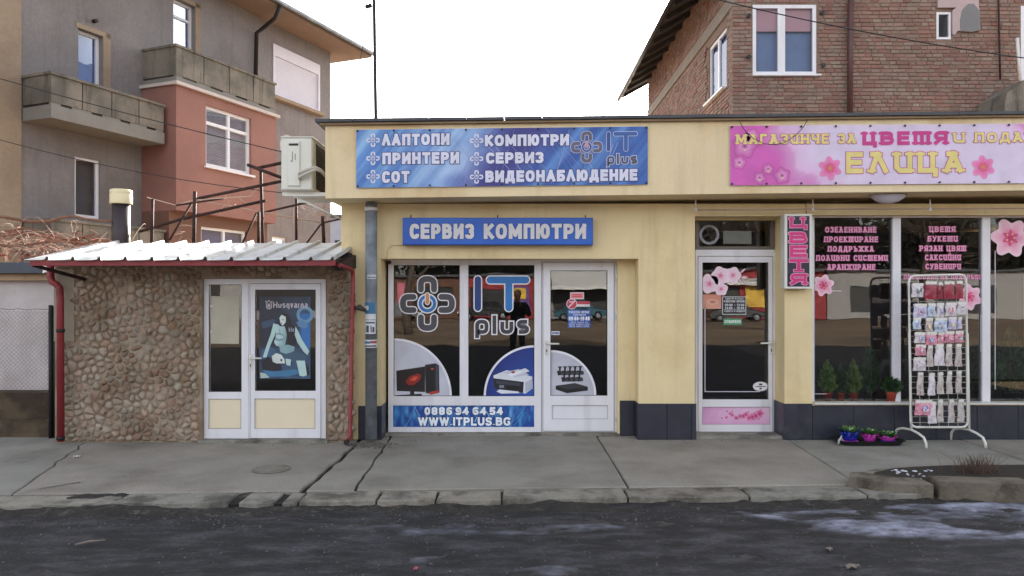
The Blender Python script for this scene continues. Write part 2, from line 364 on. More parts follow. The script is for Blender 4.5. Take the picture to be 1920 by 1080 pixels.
class Print:
    def __init__(s, Y, slope=0, x0=0): s.Y = Y; s.v = []; s.f = []; s.c = []; s.slope = slope; s.x0 = x0; s.k = 0
    def P(s, p, L): return (X(p[0], s.Y), s.Y-L*.0012, Z(p[1]+s.slope*(p[0]-s.x0), s.Y))
    def poly(s, pts, col, L=0):
        a = 0
        for i in range(len(pts)):
            p, q = pts[i-1], pts[i]; a += p[0]*q[1]-q[0]*p[1]
        cols = col if isinstance(col, list) else [col]*len(pts)
        if a > 0: pts = pts[::-1]; cols = cols[::-1]
        b = len(s.v); s.v += [s.P(p, L) for p in pts]; s.c += cols; s.f.append(tuple(range(b, b+len(pts))))
    def rect(s, x0, y0, x1, y1, col, L=0): s.poly([(x0,y0),(x1,y0),(x1,y1),(x0,y1)], col, L)
    def grad(s, x0, y0, x1, y1, ct, cb, L=0): s.poly([(x0,y0),(x1,y0),(x1,y1),(x0,y1)], [ct,ct,cb,cb], L)
    def ell(s, cx, cy, rx, ry, col, L=0, ccol=None, n=28, a0=0, a1=2*math.pi, rf=None):
        full = abs(a1-a0-2*math.pi) < 1e-6; m = n if full else n+1
        pts = []
        for i in range(m):
            a = a0+(a1-a0)*i/n; k = rf(a) if rf else 1
            pts.append((cx+rx*k*math.cos(a), cy-ry*k*math.sin(a)))
        cc = ccol or col
        b = len(s.v); s.v.append(s.P((cx, cy), L)); s.c.append(cc)
        s.v += [s.P(p, L) for p in pts]; s.c += [col]*m
        for i in range(n):
            s.f.append((b, b+1+i, b+1+(i+1) % m))
    def ring(s, cx, cy, r0, r1, col, L=0, n=28, a0=0, a1=2*math.pi):
        for i in range(n):
            a = a0+(a1-a0)*i/n; b = a0+(a1-a0)*(i+1)/n
            s.poly([(cx+r0*math.cos(a), cy-r0*math.sin(a)), (cx+r1*math.cos(a), cy-r1*math.sin(a)), (cx+r1*math.cos(b), cy-r1*math.sin(b)), (cx+r0*math.cos(b), cy-r0*math.sin(b))], col, L)
    def ribbon(s, pts, w, col, L=0, round_=False, ext=None, closed=False):
        pts = [Vector(p).to_2d() for p in pts]
        q = [pts[0]]
        for p in pts[1:]:
            if (p-q[-1]).length > 1e-4: q.append(p)
        if closed and (q[0]-q[-1]).length < 1e-4: q.pop()
        n = len(q)
        if not closed and ext:
            q[0] = q[0]+(q[0]-q[1]).normalized()*ext[0]; q[-1] = q[-1]+(q[-1]-q[-2]).normalized()*ext[1]
        h = w/2; Ls = []; Rs = []
        for i in range(n):
            if closed: a = (q[i]-q[i-1]).normalized(); b = (q[(i+1) % n]-q[i]).normalized()
            else:
                a = (q[i]-q[i-1]).normalized() if i else (q[1]-q[0]).normalized()
                b = (q[i+1]-q[i]).normalized() if i < n-1 else a
            na = Vector((-a.y, a.x)); nb = Vector((-b.y, b.x)); m = na+nb
            m = m.normalized() if m.length > 1e-3 else na
            d = h/max(.45, m.dot(na))
            Ls.append(q[i]+m*d); Rs.append(q[i]-m*d)
        for _ in range(4):                            # keep the inner side of tight bends from folding over
            for E in (Ls, Rs):
                for i in range(n if closed else n-1):
                    j = (i+1) % n
                    if (E[j]-E[i]).dot(q[j]-q[i]) < 0: E[i] = E[j] = (E[i]+E[j])/2
        for i in range(n if closed else n-1):
            j = (i+1) % n; s.poly([tuple(Ls[i]), tuple(Ls[j]), tuple(Rs[j]), tuple(Rs[i])], col, L)
        if round_ and not closed:
            for e, o in ((0, 1), (-1, -2)):
                d = (q[e]-q[o]).normalized(); a0 = math.atan2(d.y, d.x)
                s.poly([tuple(q[e]+Vector((math.cos(a0+t), math.sin(a0+t)))*h) for t in [(-.5+k/8)*math.pi for k in range(9)]], col, L)
    def text(s, t, x0, x1, ytop, ybot, th, col, L=1, outl=0, ocol=None, serif=False, gap=.16, rr=.34):
        H = ybot-ytop; tbl = GS if serif else G
        ws = [tbl[c][0] for c in t]; nat = sum(ws)+gap*(len(t)-1)
        if serif: gap += .1; nat = sum(ws)+gap*(len(t)-1)
        sx = (x1-x0)/nat; cx = x0; T = th*H
        Tx = min(T, T*1.25)
        for ch, w in zip(t, ws):
            W = w*sx; st = tbl[ch][1]; flag = None
            def mp(p): return (cx+Tx/2+p[0]*(max(W-Tx, .01)), ybot-T/2-p[1]*(H-T))
            for e in st:
                if isinstance(e, str): flag = e; continue
                pts = [mp(p) for p in e]
                if flag: pts = rnd_poly(pts, rr*H, flag == 'c')
                for (w_, c_, L_, ex) in (((T+2*outl), ocol, L-1, outl), (T, col, L, 0)):
                    if c_ is None: continue
                    s.k += 1; l2 = L_+(s.k % 9)*.09
                    def ee(q, r):
                        if ch in '.:': return ex
                        if not flag: return T/2+ex
                        return (T/2 if (q[1] in (0, 1) and abs(q[0]-r[0]) < .01) else 0)+ex
                    s.ribbon(pts, w_, c_, l2, closed=flag == 'c', ext=None if flag == 'c' else (ee(e[0], e[1]), ee(e[-1], e[-2])))
                    if serif and not flag:
                        for (q, r) in ((e[0], e[1]), (e[-1], e[-2])):
                            if q[1] in (0, 1) and abs(q[0]-r[0]) < .5 and q[1] != r[1]:
                                m = mp(q); s.k += 1; sw = T*1.0+ex; sh = T*.55/2+ex
                                s.rect(m[0]-sw, m[1]-sh, m[0]+sw, m[1]+sh, c_, L_+(s.k % 9)*.09+.05)
                flag = None
            cx += W+gap*sx
    def build(s, name, parent, mat_=None, **kw):
        inv = ORG[parent].inverted()
        me = mesh_from(name, [tuple(inv @ Vector(p)) for p in s.v], s.f)
        a = me.color_attributes.new('ink', 'FLOAT_COLOR', 'POINT')
        a.data.foreach_set('color', [x for c in s.c for x in c])
        me.materials.append(mat_ or PRT)
        o = bpy.data.objects.new(name, me); o.parent = parent; COL.objects.link(o); ORG[o] = ORG[parent]
        return props(o, **kw)
def flower(pr, cx, cy, r, L, ce, cm, n=6, rot=.3, lobes=.38, core=None):
    rf = lambda a: 1-lobes*(.5-.5*math.cos((a+rot)*n))**1.2
    pr.ell(cx, cy, r, r, ce, L, cm, n=60, rf=rf)
    pr.ell(cx, cy, r*.45, r*.45, cm, L+1, core or cm, n=24, rf=lambda a: 1-.45*(.5-.5*math.cos((a+rot+.5)*n)))

# ================================================================ SETTING: ground
def struct(name, mb, m, **kw): return mb.build(name, m, None, kind='structure', **kw)
RZ = -.05
def sheet_grid(x0, x1, y0, y1, nx, ny, zf):
    mb = MB(); vs = []
    for j in range(ny+1):
        for i in range(nx+1):
            x = x0+(x1-x0)*i/nx; y = y0+(y1-y0)*j/ny; vs.append((x, y, zf(x, y)))
    fs = [(j*(nx+1)+i, j*(nx+1)+i+1, (j+1)*(nx+1)+i+1, (j+1)*(nx+1)+i) for j in range(ny) for i in range(nx)]
    mb.add(vs, fs, True); return mb
def nz(x, y, s, seed=0): return noise.fractal(Vector((x*s+seed, y*s-seed*.7, seed*.31)), .9, 2.1, 5)
ROAD = mat('wet_asphalt', S(22,21,24), .75, grain=.5, gs=34, var=.5, vs=5.5, bump=.03, bs=40, col2=S(72,70,76), c2s=3.6, c2t=.58, c2w=.15, c2st=(.7, 2.0, 1))
GRND = mat('dusty_ground', S(150,126,100), .95, var=.2, vs=.5, bump=.03, bs=6, col2=S(112,96,80), c2s=.25, c2t=.55)
ICE = mat('dirty_ice', S(146,149,168), .5, grain=.2, gs=30, var=.5, vs=5, bump=.02, bs=26, col2=S(66,65,72), c2s=5, c2t=.54, c2w=.13, c2st=(1, 1.8, 1), fade=S(32,31,35))
struct('terrain', MB().quad((-400, -400, -.16), (400, -400, -.16), (400, 400, -.16), (-400, 400, -.16)), GRND)
def road_h(x, y): return RZ+.016*nz(x, y, .55, 3)+.006*nz(x, y, 2.4, 9)-.012*max(0, min(1, (y-5.2)/.5))
struct('road', sheet_grid(-9, 9, 1.5, 6.5, 260, 120, road_h), ROAD)
struct('far_road', MB().quad((-120, -9, -.1), (120, -9, -.1), (120, 1.5, -.1), (-120, 1.5, -.1)), ROAD)
# dirty ice frozen along the kerb: a relief that breaks through the asphalt where it is thick
def ice_patch(name, label, x0, x1, y0, y1, thick, seed, off=0., sc=.9):
    def hf(x, y):
        u = (x-x0)/(x1-x0)*2-1; v = (y-y0)/(y1-y0)*2-1
        e = 1-(abs(u)**2.4+abs(v)**2.2)
        return road_h(x, y)+thick*(min(1, max(0, e*1.7))*.85-.62+off+.6*nz(x*sc, y*sc*2.1, 1.3, seed)+.2*nz(x, y*1.6, 6, seed+3))-.002
    o = sheet_grid(x0, x1, y0, y1, 190, 80, hf).build(name, ICE); L_ = o.location
    at = o.data.attributes.new('thick', 'FLOAT', 'POINT')
    at.data.foreach_set('value', [max(0, min(1, (v.co.z+L_.z-road_h(v.co.x+L_.x, v.co.y+L_.y))/.012)) for v in o.data.vertices])
    return props(o, label, 'ice', kind='stuff')
ice_patch('ice_patch', 'bluish dirty ice frozen on the road in front of the raised kerb at the right', 1.5, 6.6, 4.75, 5.97, .036, 5, .14)
ice_patch('ice_patch', 'thin streaks of grey ice along the kerb in front of the computer shop', -1.9, 1.6, 4.9, 5.9, .02, 21, -.30)
ice_patch('ice_patch', 'thin grey frozen film on the road in the lower middle foreground', -1.2, 2.6, 4.0, 5.0, .016, 41, -.38, 1.3)
GUT = mat('gutter_dirt', S(44,40,37), .95, grain=.5, gs=40, var=.4, vs=8, bump=.02, bs=30, col2=S(86,80,74), c2s=9, c2t=.62)
def kerb_y(x): return 5.62+.045*(x+4)
def gut_h(x, y):
    d = (kerb_y(x)-y)/.30 if x < 2.9 else (5.9-.03*(x-3)-y)/.30
    return road_h(x, y)+.022*max(-1, (1-d))*1.0-.012+.03*nz(x*.8, y*2, 2.2, 31)+.012*nz(x, y, 9, 8)
props(sheet_grid(-6, 6, 5.1, 6.0, 360, 50, gut_h).build('gutter_dirt', GUT), 'dark wet grit and dirt lying in the gutter along the kerb', 'dirt', kind='stuff')
# pavement: dirt bed, cast slabs with real joints, kerb stones along the front
def kerb_y(x): return 5.62+.045*(x+4)
pave = props(MB().prism([(-9, kerb_y(-9)+.03), (3.2, kerb_y(3.2)+.03), (9, 5.9), (9, 9.2), (-9, 9.2)], 'z', -.3, -.035).build('pavement', SUBB), kind='structure')
def jag(p, q, n, amp, sd):
    out = []
    for i in range(n+1):
        t = i/n; x = p[0]+(q[0]-p[0])*t; y = p[1]+(q[1]-p[1])*t
        a = amp*(0 if i in (0, n) else 1)
        out.append((x+a*nz(x, y, 6, sd), y+a*nz(x, y, 6, sd+40)))
    return out
def gpt(px, py): Y = GY(py); return (X(px, Y), Y)
def slab(pts, z=0., t=.1, name='slab', parent=None, m=None):
    mb = MB(); cx = sum(p[0] for p in pts)/len(pts); cy = sum(p[1] for p in pts)/len(pts)
    n = len(pts); ins = []
    for p in pts:
        d = Vector((cx-p[0], cy-p[1])).normalized()*.012; ins.append((p[0]+d.x, p[1]+d.y))
    vs = [(x, y, z) for x, y in ins]+[(x, y, z-.009) for x, y in pts]+[(x, y, z-t) for x, y in pts]
    fs = [tuple(range(n))]+[(k*n+i, k*n+n+i, k*n+n+(i+1) % n, k*n+(i+1) % n) for k in (0, 1) for i in range(n)]
    mb.add(vs, fs); return mb.build(name, m or CONC, parent or pave)
# joints (near end on the kerb line, far end at the wall), each a shared jagged line
def back(x): return (x, 9.0)
J = {}
def joint(k, near, far, amp=.02, gap=.012):
    L = jag(near, far, 16, amp, k*13+5)
    J[k] = ([(x-gap/2*(1+.6*nz(x, y, 5, k)), y) for x, y in L], [(x+gap/2*(1+.6*nz(x, y, 5, k+9)), y) for x, y in L])
def kback(x): return kerb_y(x)+.30
joint(0, (-9, kback(-9)), (-9, 9.0), 0, 0)
joint(1, (-4.0, kback(-4.0)), (-4.9, 9.0), .07, .012)
joint(2, (-1.70, kback(-1.7)), (-1.66, 9.0), .025, .05)
joint(3, (-1.28, kback(-1.28)), (-1.40, 9.0), .02, .02)
joint(4, (.965, kback(.96)), (.965, 9.0), .004, .014)
joint(5, (2.92, kback(2.9)), (3.12, 9.0), .003, .012)
joint(6, (4.93, 6.2), (4.99, 9.0), .003, .012)
joint(7, (9, 6.2), (9, 9.0), 0, 0)
BEDX = 2.95
for a in range(7):
    R = J[a][1]; Lx = J[a+1][0]
    if a < 4:
        fr = [(x, kback(x)+.006*nz(x, 0, 4, a)) for x in [R[0][0]+(Lx[0][0]-R[0][0])*i/12 for i in range(1, 12)]]
        pts = [R[0]]+fr+Lx+R[::-1][:-1]
    elif a == 4:
        fr = [(x, kback(x)) for x in [R[0][0]+(Lx[0][0]-R[0][0])*i/8 for i in range(1, 8)]]
        pts = [R[0]]+fr+Lx+R[::-1][:-1]
    elif a == 5:   # slab behind the raised bed: front edge follows the bed
        bed = [(2.95, 6.22), (3.05, 6.45), (3.3, 6.66), (3.7, 6.78), (4.2, 6.82), (4.9, 6.83)]
        Lx = [p for p in Lx if p[1] > 6.85]; R2 = R
        pts = R2[:1]+bed+Lx+R2[::-1][:-1]
    else:
        Lx = [p for p in Lx if p[1] > 6.85]; R2 = [p for p in R if p[1] > 6.85]
        pts = [(R2[0][0], 6.83)]+[(6, 6.84), (9, 6.84)]+Lx[-1:]+R2[::-1]
    slab(pts, z=.0-.002*(a % 3))
# cracks and a worn manhole cover in the left slab (thin relief)
for pts, w in (([(0, 938), (70, 918), (150, 905), (160, 902)], .02), ([(190, 905), (235, 893), (280, 870)], .008), ([(0, 880), (60, 862), (110, 845)], .012)):
    g = [gpt(*p) for p in pts]; L = []
    for i in range(len(g)-1): L += jag(g[i], g[i+1], 6, .03, i)[:-1]
    L.append(g[-1]); mb = MB()
    for i in range(len(L)-1):
        (a, b), (c, d) = L[i], L[i+1]; k0 = w*(1-abs(2*i/(len(L)-1)-1))/2+.001; k1 = w*(1-abs(2*(i+1)/(len(L)-1)-1))/2+.001
        mb.quad((a, b-k0, .0035), (c, d-k1, .0035), (c, d+k1, .0035), (a, b+k0, .0035))
    mb.build('crack', SUBB, pave)
mh = MB(); c = gpt(508, 880); mh.lathe([(.17, 0), (.17, .008), (.15, .012), (.13, .006), (0.001, .008)], (c[0], c[1], 0), 26)
mh.build('pipe_cover', KERB, pave)
kx = [-9, -6.6, -5.1, -3.08, -2.12, -1.79, -1.66, -1.06, -.6, -.08, .92, 1.9, 2.86, 3.4]
for i in range(len(kx)-1):
    a, b = kx[i]+.008, kx[i+1]-.008
    if i == 4: b -= .05
    if i == 3: b -= .07
    fr = [(x, kerb_y(x)+.015*nz(x, 1, 3, 2)+(.02 if k in (0, 8) else 0)) for k, x in enumerate([a+(b-a)*k/8 for k in range(9)])]
    bk = [(b-.004, kback(b)-.02), (a+.004, kback(a)-.02)]
    slab(fr+bk, z=-.006-.005*((i*7) % 3), t=.12, name='kerb_stone', m=KERB)
# raised planting bed at the right: tall old kerb stones round a strip of soil
bedo = props(MB().prism([(3.0, 6.2), (3.15, 6.42), (3.4, 6.58), (3.9, 6.68), (5, 6.72), (9, 6.72), (9, 6.1), (4, 6.12), (3.3, 6.12)], 'z', -.2, .055).build('planting_bed', SOIL), kind='structure')
def kstone(pts, z):
    slab(pts, z=z, t=.3, name='raised_kerb_stone', parent=bedo, m=KERBY)
kstone([(2.82, 6.2), (2.93, 6.06), (3.15, 5.96), (3.38, 5.93), (3.38, 6.12), (3.2, 6.16), (3.06, 6.26), (3.0, 6.36), (2.9, 6.34)], .075)
kstone([(3.42, 5.92), (3.8, 5.88), (4.14, 5.86), (4.15, 6.04), (3.8, 6.07), (3.43, 6.11)], .10)
kstone([(4.19, 5.82), (4.6, 5.78), (5.1, 5.76), (5.1, 5.94), (4.6, 5.98), (4.2, 6.03)], .09)
kstone([(5.14, 5.76), (6, 5.74), (6.0, 5.92), (5.14, 5.94)], .09)
slab([(2.93, 6.37), (3.03, 6.31), (3.2, 6.47), (3.5, 6.6), (4, 6.68), (5, 6.72), (9, 6.72), (9, 6.8), (5, 6.8), (4, 6.77), (3.5, 6.7), (3.15, 6.56)], z=.04, t=.2, name='bed_edging', parent=bedo, m=KERB)
random.seed(3)
gm = MB()
for i in range(240):
    q = random.random(); x = 4.02+random.gauss(0, .085); y = 6.4+random.gauss(0, .05); h = random.uniform(.03, .17)
    dx, dy = random.gauss(0, .05), random.gauss(0, .03)
    gm.tube([(x, y, .05), (x+dx*.4, y+dy*.4, .05+h*.6), (x+dx, y+dy, .05+h)], [.0022, .0018, .0008], 3, False)
props(gm.build('dry_weeds', mat('dry_weed', S(92,70,58), .9, rnd=.3)), 'tuft of dry brown weeds on the soil of the raised bed', 'weeds', kind='stuff')
sm = MB()
for i in range(60):
    x = random.choice([random.uniform(3.3, 3.7), random.uniform(4.3, 5.0)]); y = random.uniform(6.15, 6.5) if x < 4 else random.uniform(6.0, 6.25); r = random.uniform(.006, .022)
    sm.lathe([(r, 0), (r*.8, r*.25), (.001, r*.35)], (x, y, .056), 7)
props(sm.build('snow_remains', mat('old_snow', S(205,208,218), .6, bump=.004)), 'small white remains of snow on the soil of the raised bed', 'snow', kind='stuff')
# grit, leaves and litter
gr = MB()
for i in range(1500):
    x = random.uniform(-4.2, 5); y = random.uniform(4.2, 5.6) if random.random() < .6 else random.uniform(5.2, 5.75)
    r = random.uniform(.002, .007); z = road_h(x, y)
    gr.add([(x-r, y, z), (x, y-r, z), (x+r, y+r*.4, z), (x, y+.2*r, z+r)], [(0,1,3), (1,2,3), (2,0,3)])
props(gr.build('road_grit', mat('grit', S(104,100,96), .9, rnd=.4)), 'loose grit scattered over the dark road by the kerb', 'grit', kind='stuff')
db = MB()
for i in range(520):
    x = random.choice([random.gauss(-1.5, .16), random.gauss(-1.55, .1), random.uniform(-4.8, 4.2)]); y = 7.98-abs(random.gauss(0, .10)) if x < -1.2 else 8.16-abs(random.gauss(0, .05))
    if -1.2 < x < 4.2 and not (x < 1.2): pass
    r = random.uniform(.003, .012)*(1.5 if -1.8 < x < -1.2 else .7)
    db.add([(x-r, y, .001), (x, y-r, .001), (x+r, y+r*.4, .001), (x, y+.2*r, r)], [(0,1,3), (1,2,3), (2,0,3)])
props(db.build('rubble', mat('rubble_crumbs', S(92,86,78), .95, rnd=.4)), 'crumbs of broken concrete at the foot of the downpipes and walls', 'rubble', kind='stuff')
PAPER = mat('scrap_paper', S(206,200,196), .8); LEAFB = mat('dead_leaf', S(118,108,100), .8)
def scrap(px, py, name, label, w, d, m, cat='litter', ang=.3, base=None):
    Y = GY(py, RZ if base is None else base); x = X(px, Y); zz = (road_h(x, Y) if base is None else base)+.004; mb = MB(); vs = []
    for j in range(3):
        for i in range(5):
            u = (i/4-.5)*w; v = (j/2-.5)*d*(1-.5*abs(i/2-1)); vs.append((x+u*math.cos(ang)-v*math.sin(ang), Y+u*math.sin(ang)+v*math.cos(ang), zz+.018*abs(math.sin(i*1.7+j))))
    mb.add(vs, [(j*5+i, j*5+i+1, j*5+i+6, j*5+i+5) for j in range(2) for i in range(4)]); return mb.build(name, m, label=label, cat=cat)
scrap(1598, 1067, 'dead_leaf', 'pale curled dead leaf lying on the road at the lower right', .09, .06, LEAFB, 'leaf')
scrap(1555, 1035, 'dead_leaf', 'small crumpled leaf on the road left of the larger pale leaf', .05, .04, LEAFB, 'leaf', 1)
scrap(144, 858, 'paper_scrap', 'small white scrap of paper on the pavement before the stone shed', .06, .05, PAPER, 'litter', .3, 0)
scrap(780, 1068, 'paper_scrap', 'tiny red and white scrap at the bottom edge of the road', .03, .03, mat('red_scrap', S(190,90,100), .7), 'litter', .3)
tb = MB(); Y = GY(1022, RZ); x = X(160, Y); tb.tube([(x-.05, Y-.03, RZ+.012), (x+.02, Y+.01, RZ+.02), (x+.1, Y+.06, RZ+.014)], [.006, .009, .004], 6)
tb.build('twig', LEAFB, label='short broken twig lying on the road at the lower left', cat='twig')

# ================================================================ SHOP BUILDING
YW = 8.2; YF = 8.5; YFL = 8.32
w = lambda px: X(px, YW); h = lambda py: Z(py, YW)
XL = w(640); XR = w(2330); XRE = XR
shop = thing('shop_building', (2.5, YW, 0), 'low flat-roofed yellow building with a computer shop and a flower shop', 'shop building')
ZS = h(382)                                          # soffit
mb = MB().plate(XL, XR, 0, ZS, YW, YF+.06, [(w(714), w(1197), -1, h(485)), (w(1303), w(1471), -1, h(405)), (w(1523), w(2200), h(757), h(403))])
mb.build('front_wall', YEL, shop)
MB().plate(X(1158, 8.42), w(1197)-.001, .0, h(485)-.001, 8.42, 8.55, []).build('window_jamb', YEL, shop)
mb = MB().box(XL, XL+.22, YF+.07, 14, 0, ZS); mb.box(XR-.2, XR, YF+.07, 14, 0, ZS); mb.box(XL+.22, XR-.2, 13.8, 14, 0, ZS)
mb.build('rear_walls', YEL, shop)
mb = MB().box(XL+.23, XR-.21, 11.4, 11.5, .02, ZS-.02); mb.box(X(1230, 8.6), X(1230, 8.6)+.12, YF+.07, 11.4, .02, ZS-.02)
mb.build('inner_walls', INT, shop)
MB().box(XL+.225, XR-.205, YF+.065, 11.39, -.02, .012).build('shop_floor', INTF, shop)
# fascia (rises slightly to the right) with soffit slab and felt edge
YFA = 7.76; FS = .0115
fx0, fx1 = X(610, YFA), XR+.1
def shear_box(x0, x1, y0, y1, z0, z1):
    b = MB().box(x0, x1, y0, y1, z0, z1); b.v = [(x, y, z+FS*(x-fx0)) for x, y, z in b.v]; return b
fz0, fz1 = Z(372, YFA), Z(236, YFA)
fa = shear_box(fx0, fx1, YFA, 14.1, fz0, fz1).build('fascia', FASC, shop)
shear_box(fx0-.05, fx1, YFA-.045, 14.2, fz1+.002, fz1+.022).build('drip_board', mat('weathered_board', S(150,130,104), .85, var=.2), shop)
b = MB(); random.seed(5)
n = 26
for i in range(n):
    a = fx0-.09+(fx1-fx0+.09)*i/n; c = fx0-.09+(fx1-fx0+.09)*(i+1)/n-.004; j = .003*random.random()
    t = MB().box(a, c, YFA-.075-j, 14.3, fz1+.024+j, fz1+.055+j); b.v, b.f, b.sm = b.v, b.f, b.sm; b.add(t.v, t.f)
b.v = [(x, y, z+FS*(x-fx0)) for x, y, z in b.v]
b.build('roof_edge', ROOFG, shop)
# dark plinth tiles
def tile(x0, x1, y0, y1, z0, z1): MB().bbox(x0, x1, y0, y1, z0, z1, .004).build('plinth_tile', TILE, shop)
zt = h(756)
g = .003
tile(w(672), w(714)+.012, YW-.014, YW-.001, 0, zt-.03)
tile(w(714)+.001, w(714)+.012, YW, YF-.001, 0, zt-.03)
tile(X(1162, 8.42), w(1197)-.014, 8.405, 8.419, 0, zt)
tile(w(1197)-.012, w(1197)-.001, YW, 8.42, 0, zt)
tile(w(1197)-.012, w(1250), YW-.016, YW-.001, 0, zt-.004); tile(w(1250)+g, w(1296), YW-.016, YW-.001, 0, zt-.004); tile(w(1296)+g, w(1303)+.012, YW-.016, YW-.001, 0, zt-.004)
tile(w(1471)-.012, w(1471)-.001, YW, YF-.001, 0, zt-.004)
tile(w(1471)-.012, w(1523)-g, YW-.016, YW-.001, 0, zt-.004)
x = w(1523)
while x < w(2200):
    x2 = x+.455; tile(x, x2-g, YW-.016, YW-.001, 0, h(760)); x = x2
MB().box(w(1198), w(1302), YW-.006, YW-.0005, 0, zt-.01).build('tile_grout', GROUT, shop)
# window sills and thresholds
MB().box(w(1526), w(2200), YW-.035, YFL-.005, h(757)-.004, h(757)+.012).build('window_sill', WHITE_M, shop)
MB().box(w(714)+.014, X(1160, YF), YF-.10, YF+.05, .0, .026).build('threshold', KERB, shop)
MB().box(w(1303)+.003, w(1471)-.015, YW+.02, YF+.05, .0, .035).build('threshold', KERB, shop)
MB().box(w(1303)+.002, w(1471)-.002, YF-.08, YF+.05, h(405)-.02, h(405)-.001).build('door_lintel', YEL, shop)

def holes(Y, L): return [(X(a, Y), X(c, Y), Z(d, Y), Z(b, Y)) for a, b, c, d in L]
def frame(name, Y, rect, hs, depth, m, parent, **kw):
    (r,) = holes(Y, [rect]); return MB().plate(r[0], r[1], r[2], r[3], Y, Y+depth, holes(Y, hs)).build(name, m, parent, **kw)
def pane(Y, rect, m, parent, name='glass_pane', **kw):
    (r,) = holes(Y, [rect]); return MB().quad((r[0]-.01, Y, r[2]-.01), (r[1]+.01, Y, r[2]-.01), (r[1]+.01, Y, r[3]+.01), (r[0]-.01, Y, r[3]+.01)).build(name, m, parent, **kw)
def gasket(Y, rect, parent, t=.9):
    a, b, c, d = rect; frame('gasket', Y, (a-t, b-t, c+t, d+t), [(a+t, b+t, c-t, d-t)], .014, GASKET, parent)
def handle(px, py, Y, parent, flip=1, m=WHITE_M):
    x, z = X(px, Y), Z(py, Y); mb = MB().bbox(x-.016, x+.016, Y-.012, Y-.001, z-.13, z+.04, .004)
    mb.tube([(x, Y-.01, z), (x, Y-.05, z), (x+.02*flip, Y-.06, z), (x+.14*flip, Y-.06, z)], .010, 8)
    o = mb.build('door_handle', m, parent)
    MB().box(x-.005, x+.005, Y-.014, Y-.0125, z-.10, z-.065).build('keyhole', BLACK, parent); return o

# ---- computer shop front
Y = YF
front = frame('shopfront_frame', Y, (728, 487, 1014.5, 810), [(738, 497, 862, 743), (878, 497, 1002, 743), (736, 760, 1002, 801)], .07, PVC, shop)
frame('shopfront_head', Y+.002, (1015.5, 487, 1160, 810), [(1017.5, 491, 1152, 809)], .07, PVC, shop)
for r in ((738, 497, 862, 743), (878, 497, 1002, 743)):
    pane(Y+.03, r, GL, front); gasket(Y+.012, r, front)
pane(Y+.012, (736, 760, 1002, 801), PVC, front, 'lower_panel')
door = frame('shop_door', Y-.012, (1018.5, 492, 1151, 808), [(1032, 507, 1139, 742), (1035, 760, 1140, 786)], .06, PVC, shop)
pane(Y+.02, (1032, 507, 1139, 742), GL, door); gasket(Y, (1032, 507, 1139, 742), door)
pane(Y+.004, (1035, 760, 1140, 786), PVC, door, 'lower_panel'); gasket(Y-.004, (1035, 760, 1140, 786), door, .5)
handle(1025, 644, Y-.012, door, 1)
for py in (520, 590, 782): MB().tube([(X(1155, Y), Y-.02, Z(py-7, Y)), (X(1155, Y), Y-.02, Z(py+7, Y))], .009, 8).build('hinge', PVC, door)
cw = MB().lathe([(.022, 0), (.022, .03), (.014, .05)], (X(730, 8.4), 8.38, Z(492, 8.4)), 10, 'y'); cw.build('small_sensor', DARKM, front)

GR1, GR2, WH, OR = S(70,70,76), S(98,98,104), S(226,224,232), S(206,138,80)
BL1, BL2 = S(24,56,120), S(38,112,180)
def logo(pr, cx, cy, s, L, dark, white, ring, orange, ow=2.0):
    def U(ax, ay, col):                       # ax,ay: outward direction
        t = 11*s; d0, d1 = 26*s, 46*s; hw = 12.3*s
        px, py = -ay, ax
        pts = [(cx+ax*d0+px*hw, cy+ay*d0+py*hw), (cx+ax*d1+px*hw, cy+ay*d1+py*hw), (cx+ax*d1-px*hw, cy+ay*d1-py*hw), (cx+ax*d0-px*hw, cy+ay*d0-py*hw)]
        pts = rnd_poly(pts, 12*s)
        pr.ribbon(pts, t+2*ow*s, white, L, True, ext=(0, 0)); pr.ribbon(pts, t, col, L+1, True)
    for a in ((0, -1), (0, 1), (-1, 0), (1, 0)): U(*a, dark)
    pr.ring(cx, cy, 8*s, 19*s, white, L+2); pr.ring(cx, cy, 10.5*s, 16.5*s, ring, L+3)
    pr.ribbon([(cx, cy-16*s), (cx, cy-2*s)], 10*s, white, L+4, True); pr.ribbon([(cx, cy-16*s), (cx, cy-2*s)], 6.5*s, orange, L+5, True)
pr = Print(Y+.03)
logo(pr, 801.5, 569, 1.0, 1, GR1, WH, BL2, OR)
pr.build('link_logo_sticker', front)
def it_logo(pr, fx, fy, sx, L, wh, c1, c2, gr, ow=2.2):
    q = lambda x, y: (fx+(x-889)*sx, fy+(y-517)*sx)
    for pts, w_ , c in (([(896, 524), (896, 577)], 12, c1), ([(919, 525), (986, 525)], 13, c2), ([(954, 526), (954, 577)], 13, c2)):
        P_ = [q(*p) for p in pts]; pr.ribbon(P_, (w_+2*ow)*sx, wh, L, True); pr.ribbon(P_, w_*sx, c, L+1.1+.3*(w_+pts[0][0] > 940), True); L += .1
    a, b = q(891, 599); c_, d = q(992, 626)
    pr.text('plus', a, c_, b-7*sx, d, .21, gr, L+2, 2.2*sx, wh, gap=.2, rr=.22)
pr = Print(Y+.03); it_logo(pr, 889, 517, 1, 1, WH, BL1, BL2, S(58,58,64)); pr.build('lettering_sticker', front)
